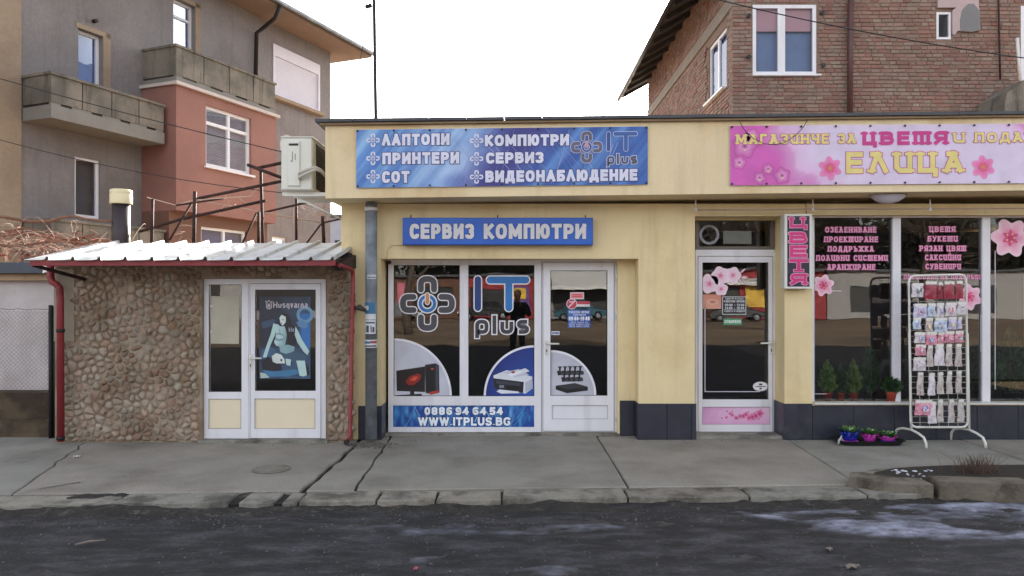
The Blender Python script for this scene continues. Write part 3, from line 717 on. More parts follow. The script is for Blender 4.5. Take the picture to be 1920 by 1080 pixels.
# quarter circle stickers with product pictures
pr = Print(Y+.03)
def quarter(pr, cx, cy, r, left, fill1, fill2, cut):
    a0, a1 = (0, math.pi/2) if left else (math.pi/2, math.pi)
    pr.ell(cx, cy, r, r, WH, 1, WH, 24, a0, a1); pr.ell(cx, cy, r-4, r-4, fill2, 2, fill1, 24, a0, a1)
quarter(pr, 739, 742.5, 108, True, S(206,208,220), S(190,192,206), 0)
K = S(26,26,32); RD = S(150,34,30)
pr.poly([(743,695), (797,687), (797,735), (744,733)], K, 3); pr.poly([(746,698), (793,691), (793,728), (746,727)], S(30,14,18), 4)
pr.poly([(760,716), (768,706), (782,700), (790,703), (788,712), (776,722), (766,722)], S(140,34,28), 5, ) ; pr.poly([(768,713), (776,706), (784,706), (778,714)], S(220,80,50), 6)
pr.poly([(769,734), (777,734), (777,740), (790,741), (790,742), (752,742), (752,741), (769,740)], K, 3.5)
pr.poly([(741,741), (790,738), (792,742), (741,742.4)], S(38,36,44), 5.2)
pr.poly([(797,684), (817,681), (823,685), (824,735), (808,739), (798,736)], S(34,34,40), 6); pr.poly([(800,688), (813,685), (814,733), (800,733)], S(16,16,20), 7)
pr.poly([(803,736), (822,731), (824,736), (808,740)], S(170,52,36), 7.5); pr.rect(808, 690, 813, 693, S(200,70,60), 8); pr.poly([(817,684), (821,687), (822,731), (818,733)], S(66,68,78), 8)
pr.build('product_sticker', front)
pr = Print(Y+.03)
quarter(pr, 1002, 742.5, 95, False, S(34,84,176), S(22,44,120), 0)
WP = S(214,216,226)
pr.poly([(925,704), (950,694), (975,700), (998,706), (999,728), (985,738), (928,728)], WP, 3)
pr.poly([(925,709), (982,716), (981,737), (927,728)], S(26,28,36), 4); pr.poly([(930,713), (976,718), (976,724), (931,719)], S(54,58,70), 5)
pr.poly([(944,698), (972,692), (992,702), (966,707)], S(190,194,210), 5); pr.poly([(955,700), (985,690), (993,696), (965,705)], WP, 6); pr.poly([(951,702), (975,695), (979,698), (958,706)], S(232,232,240), 7)
pr.poly([(958,697), (964,695), (966,699), (960,700)], RD, 8); pr.poly([(936,730), (972,734), (974,737), (940,738), (931,734)], WP, 6)
pr.poly([(985,717), (998,710), (998,728), (985,736)], S(176,180,196), 5); pr.rect(936, 722, 945, 727, S(120,126,140), 6); pr.rect(950, 724, 972, 730, S(12,12,16), 6)
pr.build('product_sticker', front)
pr = Print(Y+.02)
quarter(pr, 1033, 741.5, 85, True, S(196,196,208), S(182,182,196), 0)
for i in range(9):
    cx, cy = 1050+(i % 5)*9.5+(i//5)*8, 696+(i//5)*12-(i % 5)*.2
    pr.poly([(cx-6,cy-1), (cx+5,cy), (cx+6,cy+7), (cx-4,cy+8)], K, 3+i*.2); pr.poly([(cx-2,cy-8), (cx+2,cy-8), (cx+1,cy+2), (cx-2,cy+2)], K, 3.1+i*.2); pr.ell(cx+4, cy+4, 3, 3.5, S(60,60,68), 5+i*.1, n=10); pr.rect(cx-4, cy-9, cx+4, cy-7, K, 3.15+i*.2)
pr.poly([(1042,723), (1078,718), (1102,725), (1102,732), (1063,737), (1042,730)], S(20,20,24), 6); pr.poly([(1042,723), (1078,718), (1102,725), (1064,730)], S(48,48,54), 7)
pr.build('product_sticker', door)
# notices on the door
pr = Print(Y+.02)
pr.rect(1069, 548, 1095, 561, S(214,196,200), 1); pr.rect(1071, 550, 1093, 559, S(222,120,130), 2)
for yy in (552, 555.5): pr.rect(1073, yy, 1091, yy+1.2, S(190,60,80), 3)
pr.rect(1080, 565, 1106, 570.5, S(186,56,74), 1.5); pr.rect(1080, 570.5, 1106, 575, S(216,204,208), 1.6)
pr.ell(1072, 570, 10, 10, WH, 3, n=24); pr.ell(1072, 570, 9, 9, S(186,64,84), 4, n=24); pr.ribbon([(1066, 576), (1078, 564)], 2.4, S(226,190,196), 5); pr.ribbon([(1067, 566), (1075, 566)], 2, S(226,190,196), 6)
pr.build('notice_sticker', door, label='red and white warning stickers on the door glass')
pr = Print(Y+.02)
pr.rect(1065, 581, 1107, 614.5, S(38,72,150), 1); pr.poly([(1065,581), (1085,581), (1074,614.5), (1065,614.5)], S(60,104,178), 1.5)
pr.text('РАБОТНО ВРЕМЕ'.replace('Р','Р'), 1067, 1105, 583, 587.5, .2, S(206,214,236), 3)
pr.text('СЕРВИЗ', 1075, 1098, 588.5, 592, .2, S(206,214,236), 3)
pr.text('09:00-19:00', 1066.5, 1105.5, 593.5, 601, .2, S(236,238,248), 3)
for k, (a, b) in enumerate(((1070, 1103), (1067, 1105), (1068, 1104))): pr.text('ПЕТЪК СЪБОТА ЗАТВОРЕНО'[:16+k], a, b, 603.2+k*3.7, 606+k*3.7, .2, S(190,200,228), 3)
pr.build('opening_hours_sticker', door)
pr = Print(Y+.02); pr.rect(1034, 621, 1049, 628, S(220,222,230), 1); pr.text('ДРЪПНИ'.replace('Ъ','Ъ'), 1035.5, 1047.5, 622.6, 626.4, .2, S(50,70,150), 3); pr.build('pull_sticker', door)
# phone number banner below the window
def tech_bg(pr, x0, y0, x1, y1, seed, pal, L=0, ns=26):
    R = random.Random(seed); nx, ny = 60, 12
    def colr(u, v):
        t = (u*1.0+v*.22)
        a = .5+.5*noise.noise(Vector((t*6+seed, (u-v*.25)*14, seed)))+.25*noise.noise(Vector((t*25, v*2, 5)))
        a = max(0, min(1, a)); k = a*(len(pal)-1); i = min(int(k), len(pal)-2); f = k-i
        return tuple(pal[i][c]*(1-f)+pal[i+1][c]*f for c in range(3))+(1,)
    for i in range(nx):
        for j in range(ny):
            q = [(i, j), (i+1, j), (i+1, j+1), (i, j+1)]
            pts = [(x0+(x1-x0)*a/nx, y0+(y1-y0)*b/ny) for a, b in q]
            pr.poly(pts, [colr(a/nx*(x1-x0)/100, b/ny*(y1-y0)/100) for a, b in q], L)
    for k in range(ns):                              # fine light lines of the artwork
        a = R.uniform(x0+8, x1-40); ln = R.uniform(.2, 1)*(y1-y0); s = R.choice([.45, .45, -.5, .9]); y = R.uniform(y0+1, y1-1-ln*.99)
        b_ = a+s*ln
        if not (x0+2 < b_ < x1-2): continue
        wd = R.choice([.4, .5, .8, 1.6]); c = R.choice(pal[-2:]); pr.poly([(a, y+ln), (a+wd, y+ln), (b_+wd, y), (b_, y)], c, L+.4+k*.02)
pr = Print(Y+.012)
tech_bg(pr, 737, 760.5, 1001.5, 800.5, 4, [S(18,40,110), S(26,80,160), S(20,60,140), S(60,140,205), S(150,200,232)], 1, 30)
pr.build('blue_print', front)
pr = Print(Y+.012)
for t, a, b in (('0886', 796, 848), ('94', 854, 879), ('64', 886, 912), ('54', 918, 943)): pr = Print(Y+.012); pr.text(t, a, b, 763, 778, .28, S(232,238,248), 5, 1.0, S(26,40,100)); pr.build('lettering', front)
pr = Print(Y+.012)
pr.text('WWW.ITPLUS.BG', 784, 957, 782, 798, .25, S(232,238,248), 5, 1.0, S(26,40,100), gap=.13)
pr.build('lettering', front)

# ---- blue box sign
YS = 8.08
sg = thing('box_sign', (X(933, YS), YS, Z(459, YS)), 'blue box sign with silver Cyrillic letters above the computer shop window', 'sign')
MB().bbox(X(755, YS), X(1112, YS), YS, YW-.002, Z(459, YS), Z(408, YS), .006).build('sign_box', mat('blue_acrylic', S(22,92,190), .35, var=.06, vs=2, col2=S(14,76,172), c2s=1), sg)
for px in (770, 933, 1098): MB().lathe([(.006, 0), (.006, .03)], (X(px, YS), YS+.02, Z(408, YS)), 8).build('fixing_lug', DARKM, sg)
pr = Print(YS-.001); SV = S(206,204,208)
pr.text('СЕРВИЗ', 768, 889, 419.5, 448, .25, SV, 1, 1.1, S(20,60,130), gap=.14, rr=.42); pr.build('lettering', sg); pr = Print(YS-.001)
pr.text('КОМПЮТРИ', 907, 1099, 419.5, 448, .25, SV, 1, 1.1, S(20,60,130), gap=.14, rr=.42)
pr.build('lettering', sg)

# ---- printed banner of the computer shop
YB = YFA-.02
SLP = -.0118
bn = thing('banner', (X(942, YB), YB, Z(350, YB)), 'blue printed banner with white Cyrillic words and link logos on the fascia', 'banner')
def banner_sheet(x0, x1, yt, yb, parent):
    mb = MB(); n = 40; vs = []
    for k, yy in enumerate((yt, yb)):
        for i in range(n+1):
            px = x0+(x1-x0)*i/n; vs.append((X(px, YB), YB+.004, Z(yy+SLP*(px-x0)+(.5 if k else -.5), YB)))
    mb.add(vs, [(i, i+1, n+2+i, n+1+i) for i in range(n)]); mb.add([(a, b+.008, c) for a, b, c in vs], [(i, i+1, n+2+i, n+1+i) for i in range(n)])
    mb.build('banner_sheet', PVC, parent)
    g = MB()
    for i in range(int((x1-x0)/62)+1):
        px = x0+3+i*(x1-x0-6)/int((x1-x0)/62)
        for yy in (yt+2.5, yb-2.5):
            g.lathe([(.011, -.004), (.011, .004)], (X(px, YB), YB-.012, Z(yy+SLP*(px-x0), YB)), 8, 'y')
    g.build('grommets', DARKM, parent)
banner_sheet(668, 1214.5, 243.5, 352, bn)
pr = Print(YB, SLP, 668)
PAL = [S(62,58,130), S(48,62,146), S(40,82,162), S(70,128,200), S(52,96,178), S(150,190,228), S(206,214,236)]
def artcol(px, py):
    u = (px-668)/546; v = (py-243)/109; sm = lambda a, b, x: max(0, min(1, (x-a)/(b-a)))
    d = px+py*.8; n1 = noise.noise(Vector((d/26, 0, 3)))+.5*noise.noise(Vector((d/8, py/90, 9))); n2 = noise.noise(Vector((px/60, py/45, 5)))
    wl_ = 1-sm(.30, .44, u+.22*v*0+.12*(1-v)*-1+.05*n2); wr_ = sm(.52, .66, u+.15*v-.1)
    dark = (58, 56, 132); light = (150, 192, 232); pale = (206, 216, 238); blu = (52, 98, 178)
    t = max(0, min(1, .45+.9*n1)); L1 = [blu[k]+(light[k]-blu[k])*t for k in range(3)]
    t2 = max(0, min(1, (u-.12)*3.4)*(1-abs(v-.75)*.7)*wl_); L1 = [L1[k]+(pale[k]-L1[k])*t2*.8 for k in range(3)]
    t3 = max(0, min(1, .3+.8*n1+.3*n2)); R1_ = [(44, 84, 160)[k]+((104, 152, 212)[k]-(44, 84, 160)[k])*t3 for k in range(3)]
    wd_ = max(0, 1-wl_-wr_); m_ = [L1[k]*wl_+R1_[k]*wr_+dark[k]*wd_ for k in range(3)]; sw = wl_+wr_+wd_
    return S(*[max(0, q/sw) for q in m_])
for i in range(140):
    for j in range(16):
        q = [(i, j), (i+1, j), (i+1, j+1), (i, j+1)]; pts = [(668+546.5*a/140, 243.5+108.5*b/16) for a, b in q]; pr.poly(pts, [artcol(*p) for p in pts], 1)
R_ = random.Random(3)
for k in range(34):
    xb_ = R_.uniform(850, 1170); s_ = R_.choice((.3, .45, -.7, -.9)); h_ = R_.uniform(25, 100); yb2 = R_.uniform(245+h_, 350); xt_ = xb_+s_*h_
    if 670 < xt_ < 1212: wd = R_.choice((.4, .5, .9)); pr.poly([(xb_, yb2), (xb_+wd, yb2), (xt_+wd, yb2-h_), (xt_, yb2-h_)], R_.choice((S(130,140,200), S(170,180,220), S(90,100,180))), 1.5+k*.02)
pr.build('blue_print', bn, BANN)
pr = Print(YB, SLP, 668); TW, TO = S(214,214,232), S(52,52,116)
for t, a, b, y0, y1 in (('ЛАПТОПИ', 716, 843, 252, 274), ('ПРИНТЕРИ', 717, 861, 287, 309), ('СОТ', 716, 768, 321.5, 344), ('КОМПЮТРИ', 909, 1067, 256, 277.5), ('СЕРВИЗ', 911, 1019, 289, 310), ('ВИДЕОНАБЛЮДЕНИЕ', 910, 1195, 323, 345)):
    pr = Print(YB, SLP, 668); pr.text(t, a, b, y0, y1, .275, TW, 4, 1.3, TO, gap=.14, rr=.42); pr.build('lettering', bn, BANN)
pr = Print(YB, SLP, 668)
for cx in (699.5, 893.5):
    for cy in (263.5, 297.5, 331.5): pr = Print(YB, SLP, 668); logo(pr, cx, cy+(3 if cx > 800 else 0), .245, 3, TW, S(120,130,190), TW, TW, 0.6); pr.build('link_logo', bn, BANN)
pr = Print(YB, SLP, 668); logo(pr, 1100, 281, .57, 3, S(96,92,112), S(190,186,208), S(70,76,140), S(206,140,140))
pr.build('link_logo', bn, BANN)
pr = Print(YB, SLP, 668); it_logo(pr, 1137, 252.5, .56, 4, S(196,200,222), S(46,76,140), S(54,92,160), S(78,78,106), 1.8); pr.build('shop_name', bn, BANN)

# ---- flower shop banner
fb = thing('banner', (X(1700, YB), YB, Z(346, YB)), 'pink and lilac printed banner of the flower shop with orchids and yellow letters', 'banner')
SLP_ = SLP; SLP = -.0075
banner_sheet(1369, 2023, 236, 347.5, fb)
pr = Print(YB, SLP, 1369)
nx, ny = 110, 24; x0, y0, x1, y1 = 1369, 236, 2023, 347.5
base = S(214,198,224); pk = S(206,92,178); pk2 = S(226,150,210); pd = S(176,50,140)
def fcol(px, py):
    l = max(0, 1-((px-x0)/150)**1.3*(1.1-.5*(py-y0)/(y1-y0))); l = min(1, l*1.5+.35*noise.noise(Vector((px/40, py/40, 0)))*(1 if l > .02 else 0)); l = max(0, l)
    r = max(0, 1-((1985-px)/120)-(py-y0)/90) if px > 1850 else 0
    t = min(1, max(l, min(1, r*1.6)))
    c = [base[k]*(1-t)+(pk2[k] if t < .5 else pk[k])*t for k in range(3)]
    return (*c, 1)
for i in range(nx):
    for j in range(ny):
        q = [(i, j), (i+1, j), (i+1, j+1), (i, j+1)]; pts = [(x0+(x1-x0)*a/nx, y0+(y1-y0)*b/ny) for a, b in q]
        pr.poly(pts, [fcol(*p) for p in pts], 1)
pr.build('pink_print', fb, BANN)
pr = Print(YB, SLP, 1369)
for cx, cy, r, c in ((1396, 274, 25, pk), (1386, 305, 15, pd), (1466, 330, 17, S(200,76,160)), (1424, 334, 13, pd), (1410, 254, 15, S(196,84,170)), (1440, 318, 12, pk)):
    pr = Print(YB, SLP, 1369); flower(pr, cx, cy, r, 3+(cx % 7)*.13, S(186,72,156), S(232,160,214), 5, cx, .2, S(130,30,90)); pr.ell(cx, cy+r*.3, 2.2, 1.8, S(232,200,150), 6, n=8); pr.build('flower_picture', fb, BANN)
for cx in (1556, 1843): pr = Print(YB, SLP, 1369); flower(pr, cx, 317, 23, 3, S(226,140,190), S(214,60,130), 6, .4, .3, S(200,140,70)); pr.build('flower_picture', fb, BANN)
pr = Print(YB, SLP, 1369); YE, MO = S(222,206,128), S(182,84,140)
for t, a, b in (('МАГАЗИНЧЕ', 1380, 1554), ('ЗА', 1571, 1604), ('И', 1787, 1808), ('ПОДАРЪЦИ', 1827, 2008)): pr = Print(YB, SLP, 1369); pr.text(t, a, b, 252, 271, .23, YE, 5, 1.0, MO, serif=True); pr.build('lettering', fb, BANN)
pr = Print(YB, SLP, 1369); pr.text('ЦВЕТЯ', 1617, 1776, 249, 274, .25, S(196,48,132), 5, .6, S(214,110,170), serif=True); pr.build('lettering', fb, BANN); pr = Print(YB, SLP, 1369)
pr.text('ЕЛИЦА', 1586, 1806, 287, 327, .23, YE, 5, 1.3, S(190,90,140), serif=True)
pr.build('lettering', fb, BANN)
SLP = SLP_
wl = MB(); 
def wire(pts, r=.004, n=5): wl.tube(pts, r, n, False)
wire([(X(px, YB-.04), YB-.05, Z(py, YB-.04)) for px, py in ((1385, 226), (1395, 244), (1412, 260), (1432, 270), (1450, 272), (1470, 268), (1492, 254), (1506, 238), (1514, 224))], .0035)
wl.build('loose_wire', CABLE, label='thin dark wire hanging in a loop over the left end of the pink banner', cat='wire')

# ---- vertical flower sign
YV = 8.06
vs_ = thing('vertical_sign', (X(1497, YV), YV, Z(541, YV)), 'narrow upright sign with magenta letters on navy between flower shop door and window', 'sign')
r = (X(1471, YV), X(1523, YV), Z(541, YV), Z(401, YV))
MB().plate(r[0], r[1], r[2], r[3], YV, YV+.12, [(X(1476, YV), X(1518, YV), Z(537.5, YV), Z(405, YV))]).build('sign_frame', WHITE_M, vs_)
MB().box(X(1475.5, YV), X(1518.5, YV), YV+.006, YV+.10, Z(538, YV), Z(404.5, YV)).build('sign_face', mat('navy_face', S(28,28,58), .3), vs_)
pr = Print(YV+.006)
for t, a, b in zip('ЦВЕ', (407, 435, 460), (427, 456, 482)): pr = Print(YV+.006); pr.text(t, 1481, 1513, a, b, .27, S(206,46,122), 3, 1.0, S(232,170,200), serif=True); pr.build('letter', vs_)
pr = Print(YV+.006)
pr.rect(1479, 484.5, 1516, 492.5, S(232,170,200), 1.5); pr.rect(1493, 491, 1502, 509, S(232,170,200), 1.7); pr.rect(1487, 504.5, 1508, 510.5, S(232,170,200), 1.9); pr.rect(1480, 485.5, 1515, 491.5, S(206,46,122), 3); pr.rect(1494, 491, 1501, 509, S(206,46,122), 3.2); pr.rect(1488, 505.5, 1507, 509.5, S(206,46,122), 3.4)
pr.build('letter', vs_); pr = Print(YV+.006); pr.text('Я', 1482, 1512, 513, 534, .27, S(206,46,122), 3, 1.0, S(232,170,200), serif=True)
pr.build('letter', vs_)

# ---- flower shop door
tr = frame('transom_frame', YF-.01, (1304, 407, 1452, 467), [(1311, 413, 1445, 462)], .06, PVCD, shop)
pane(YF+.02, (1311, 413, 1445, 462), GL, tr)
mb = MB(); cxx, czz = X(1330, YF+.05), Z(440, YF+.05)
mb.lathe([(.115, 0), (.115, .02), (.085, .02), (.085, 0)], (cxx, YF+.05, czz), 30, 'y')
mb.build('fan_ring', PVC, tr)
mb = MB()
for k in range(4):
    a = k*math.pi/2+.4; mb.tube([(cxx, YF+.07, czz), (cxx+.075*math.cos(a), YF+.07, czz+.075*math.sin(a))], [.02, .035], 6)
mb.build('fan_blades', BLACK, tr)
MB().box(X(1356, 8.56), X(1409, 8.56), 8.56, 8.563, Z(457, 8.56), Z(433, 8.56)).build('paper_sheet', mat('yellowed_paper', S(176,176,164), .8), tr)
fd_ = frame('flower_door_frame', YF, (1304, 468, 1453, 812), [(1308.5, 480, 1449.5, 811)], .08, PVC, shop)
fd = frame('flower_shop_door', YF-.012, (1309.5, 481, 1448.5, 810), [(1317, 492, 1441, 749), (1317, 763, 1444, 796)], .06, PVC, shop)
pane(YF+.02, (1317, 492, 1441, 749), GL, fd); gasket(YF, (1317, 492, 1441, 749), fd)
pane(YF+.004, (1317, 763, 1444, 796), PVC, fd, 'lower_panel'); gasket(YF-.004, (1317, 763, 1444, 796), fd, .5)
handle(1446, 643, YF-.012, fd, -1)
pr = Print(YF+.02)
LW = S(206,202,214)
pr.rect(1321, 572, 1322.6, 735, LW, 1); pr.rect(1321, 733.6, 1425, 735, LW, 1.1)
OP, OC = S(232,190,214), S(216,110,170)
for cx, cy, r in ((1330, 532, 19), (1351, 517, 18), (1374, 516, 16), (1352, 542, 13)):
    flower(pr, cx, cy, r, 2+cx % 3*.3, S(240,216,230), OP, 5, cx*.3, .16, S(214,70,110))
for cx, cy, a in ((1392, 508, .6), (1395, 520, 0), (1358, 541, -.6), (1388, 526, -.8)):
    pr.poly([(cx-6*math.cos(a), cy+6*math.sin(a)), (cx+3*math.sin(a), cy-3+0*math.cos(a)), (cx+8*math.cos(a), cy-8*math.sin(a)), (cx, cy+3)], S(232,196,216), 2.2)
pr.build('orchid_sticker', fd)
pr = Print(YF+.02)
pr.grad(1317.5, 552, 1352, 579, S(200,130,110), S(216,160,140), 1); pr.ell(1336, 566, 11, 5, S(226,180,160), 2, S(170,80,70), 14)
pr.build('small_picture', fd)
pr = Print(YF+.02)
pr.rect(1354, 556, 1399, 590, S(200,202,206), 1); pr.rect(1355.3, 557.3, 1397.7, 588.7, S(24,26,34), 2)
for t, a, b, y0, y1 in (('ЦВЕТЯ ЕЛИЦА', 1360, 1394, 558.6, 561.4), ('РАБОТНО ВРЕМЕ', 1357, 1396, 563, 567), ('09:00 - 13:00', 1359, 1395, 569.5, 574), ('14:00 - 18:00', 1359, 1395, 575.2, 579.6), ('СЪБОТА И НЕДЕЛЯ', 1358, 1396, 582, 585)):
    pr.text(t, a, b, y0, y1, .2, S(214,216,222), 4)
pr.rect(1355.5, 580.4, 1397.5, 581.1, S(200,202,206), 3)
pr.build('opening_hours_sticker', fd)
pr = Print(YF+.02); pr.rect(1356, 597, 1391, 609, S(70,140,108), 1); pr.text('ОТВОРЕНО', 1358.5, 1388.5, 600, 606, .2, S(220,236,226), 3); pr.build('open_sticker', fd)
pr = Print(YF+.02); pr.ell(1426, 724.5, 14.5, 9, S(206,204,206), 1, n=24); pr.ell(1426, 724.5, 12.6, 7.4, S(226,224,226), 2, n=24); pr.rect(1423, 719, 1429, 722.5, S(60,60,70), 3); pr.rect(1416, 724, 1436, 725.6, S(90,90,100), 3); pr.rect(1424, 727, 1428, 730, S(60,60,70), 3); pr.build('oval_sticker', fd)
pr = Print(YF+.004)
pr.poly([(1317.5,763.5), (1443.5,763.5), (1443.5,795.5), (1317.5,795.5)], [S(206,150,196), S(232,196,220), S(226,170,206), S(214,160,204)], 1)
random.seed(12)
for k in range(11): flower(pr, 1362+k*6.3+random.uniform(-2, 2), 780+random.uniform(-6, 7)-k*.4, 3.2+k*.55, 2+k*.2, S(226,150,186), S(196,70,130), 5, k, .25)
for k in range(8): pr.ell(1353+k*10, 776+random.uniform(-5, 10), 1.3, 1.3, S(150,30,70), 5, n=6)
pr.build('orchid_print', fd)

# ---- flower shop windows
FW = [(1527, 408, 1674, 755), (1689, 408, 1842, 755), (1857, 408, 2018, 755), (2034, 408, 2180, 755)]
ff = frame('display_window_frame', YFL, (1522.5, 403.5, 2199, 758), FW, .07, PVC, shop)
for r in FW: pane(YFL+.03, r, GL, ff); gasket(YFL+.012, r, ff, .7)
PK, PO = S(226,150,186), S(150,56,110)
pr = Print(YFL+.03)
for t, a, b, y in (('ОЗЕЛЕНЯВАНЕ', 1547, 1643, 426), ('ПРОЕКТИРАНЕ', 1545, 1646, 444), ('ПОДДРЪЖКА', 1552, 1638, 462), ('ПОЛИВНИ СИСТЕМИ', 1530, 1664, 479), ('АРАНЖИРАНЕ', 1551, 1641, 496)): pr.text(t, a, b, y-.5, y+10, .21, PK, 3, .6, PO, serif=True)
pr.build('window_lettering', ff)
pr = Print(YFL+.03)
for t, a, b, y in (('ЦВЕТЯ', 1742, 1791, 425), ('БУКЕТИ', 1739, 1795, 443), ('РЯЗАН ЦВЯТ', 1724, 1811, 461), ('САКСИЙНИ', 1734, 1801, 478), ('СУВЕНИРИ', 1735, 1801, 495)): pr.text(t, a, b, y-.5, y+10, .21, PK, 3, .6, PO, serif=True)
pr.text('ОПАКОВАНЕ НА ПОДАРЪЦИ', 1694, 1840, 515.5, 523.5, .2, PK, 3, .6, PO, serif=True)
pr.build('window_lettering', ff)
for cx, cy, r in ((1543.5, 535, 21), (1817, 557, 25), (1894, 446, 38)):
    pr = Print(YFL+.03); flower(pr, cx, cy, r, 2, S(240,206,222), S(220,86,146), 6, cx*.01, .27, S(190,20,90))
    for k in range(5): pr.ell(cx+r*.2*math.cos(k*1.3), cy+r*.2*math.sin(k*1.3), r*.05, r*.05, S(236,190,120), 5, n=6)
    pr.build('flower_sticker', ff)
pr = Print(YFL+.03)
pr.rect(1526.5, 560, 1527.8, 739, LW, 1); pr.rect(1527, 738, 1550, 739, LW, 1.1)
pr.rect(1838, 590, 1839.6, 660, LW, 1); pr.rect(1865, 470, 1866.5, 730, LW, 1); pr.rect(1556, 545, 1578, 546, LW, 1)
pr.build('line_stickers', ff)

# ================================================================ FIXTURES ON THE SHOP
Yr = 8.08
rail = thing('awning_rail', (X(1600, Yr), Yr, Z(392, Yr)), 'thin horizontal metal rail hanging below the soffit over the flower shop', 'rail')
MB().tube([(X(1303, Yr), Yr, Z(394, Yr)), (X(1600, Yr), Yr, Z(392, Yr)), (X(2150, Yr), Yr, Z(390, Yr))], .008, 8).build('rail_pipe', mat('pinkish_pipe', S(176,150,136), .4, .3), rail)
for px in (1304.5, 1524, 1744, 1964):
    MB().tube([(X(px, Yr), Yr, Z(393, Yr)), (X(px, Yr), Yr, Z(374, Yr))], .006, 6).build('hanger', PVC, rail)
    MB().lathe([(.013, -.016), (.016, 0), (.013, .016)], (X(px, Yr), Yr, Z(393, Yr)), 8).build('clamp', PVC, rail)
lp = thing('ceiling_lamp', (X(1665, 7.98), 7.98, 2.66), 'oval white ceiling lamp under the soffit of the flower shop', 'lamp')
mb = MB(); cx = X(1665, 7.98); zc = ZS+.006
def ellip(mb, cx, cy, z0, prof, ax, ay, n=28):
    vs = [(cx+ax*r*math.cos(2*math.pi*k/n), cy+ay*r*math.sin(2*math.pi*k/n), z0+hh) for r, hh in prof for k in range(n)]
    fs = [(i*n+k, i*n+(k+1) % n, (i+1)*n+(k+1) % n, (i+1)*n+k) for i in range(len(prof)-1) for k in range(n)]
    mb.add(vs, fs, True); b = len(mb.v)-len(vs); mb.f.append(tuple(b+(len(prof)-1)*n+k for k in range(n))); mb.sm.append(False); return mb
zl = Z(364, 7.98)
ellip(MB(), cx, 7.98, zl, [(1, .08), (1, -.0), (.96, -.012)], .205, .12).build('lamp_base', BLACK, lp)
ellip(MB(), cx, 7.98, zl-.012, [(.93, 0), (.85, -.03), (.6, -.065), (.3, -.085), (.01, -.09)], .2, .12).build('lamp_glass', mat('frosted_glass', S(206,204,216), .3, var=.04), lp)
lw = MB(); lw.tube([(X(px, 8.17), 8.17, Z(py, 8.17)) for px, py in ((1512, 405), (1511, 380), (1540, 377), (1570, 379), (1600, 376), (1632, 372))], .005, 5)
lw.build('lamp_wire', mat('brown_wire', S(110,84,66), .6), label='thin brown wire running under the soffit to the oval lamp', cat='wire')
w2 = MB(); w2.tube([(X(px, 8.187), 8.187, Z(py, 8.187)) for px, py in ((758, 459), (735, 460), (727, 466), (725, 487))], .005, 5)
w2.build('sign_cable', YEL, label='thin painted cable running from the blue sign down to the window frame', cat='cable')
# grey downpipe
dp = thing('downpipe', (X(696, 8.02), 8.02, 0), 'thick grey zinc downpipe with notices stuck on it, left of the computer shop window', 'downpipe')
r = .0635; c = (X(696, 8.06), 8.06, 0)
MB().lathe([(r, .035), (r, 1.2), (r+.004, 1.2), (r+.004, 1.25), (r, 1.25), (r, ZS-.01)], c, 24).build('pipe', METALG, dp)
MB().lathe([(r+.012, ZS-.1), (r+.012, ZS-.06)], c, 20).build('pipe_collar', WPAINT, dp)
MB().lathe([(r*.8, .03), (r*.8, .036)], c, 20).build('pipe_mouth', BLACK, dp)
def wrap(z0, z1, a0, a1, colr, name, ink=()):
    mb = MB(); n = 12; rr = r+.004; vs = []
    for zz in (z0, z1):
        for i in range(n+1):
            a = math.radians(a0+(a1-a0)*i/n); vs.append((c[0]+rr*math.sin(a), c[1]-rr*math.cos(a), zz))
    mb.add(vs, [(i, i+1, n+2+i, n+1+i) for i in range(n)]); mb.build(name, colr, dp)
    for k, (u0, u1, v0, v1, m) in enumerate(ink):
        mb = MB(); vs = []; r2 = rr+.0015+.0006*k
        for v in (v0, v1):
            for i in range(5):
                a = math.radians(a0+(a1-a0)*(u0+(u1-u0)*i/4)); vs.append((c[0]+r2*math.sin(a), c[1]-r2*math.cos(a), z0+(z1-z0)*v))
        mb.add(vs, [(i, i+1, 6+i, 5+i) for i in range(4)]); mb.build('notice_ink', m, dp)
NW = mat('notice_white', S(200,202,208), .7); NB = mat('notice_blue', S(60,112,150), .7); NK = mat('notice_ink', S(70,72,80), .7); NR = mat('notice_red', S(150,70,76), .7)
zz = lambda py: Z(py, 8.0)
wrap(zz(588), zz(567), -75, 50, NB, 'notice', ((.1, .5, .3, .7, NW),)); wrap(zz(599), zz(588.5), -80, 60, NW, 'notice')
wrap(zz(626), zz(600), -55, 55, NW, 'notice', ((.1, .9, .75, .85, NK), (.15, .4, .1, .6, NK), (.55, .62, .1, .6, NK), (.7, .85, .1, .5, NK)))
wrap(zz(652), zz(637), -80, 75, NW, 'notice', ((.05, .5, .5, .8, NB), (.5, .95, .55, .85, NR), (.1, .9, .12, .3, NK)))
wrap(zz(523), zz(515), -30, 60, NW, 'notice', ((.1, .9, .3, .5, NK),))
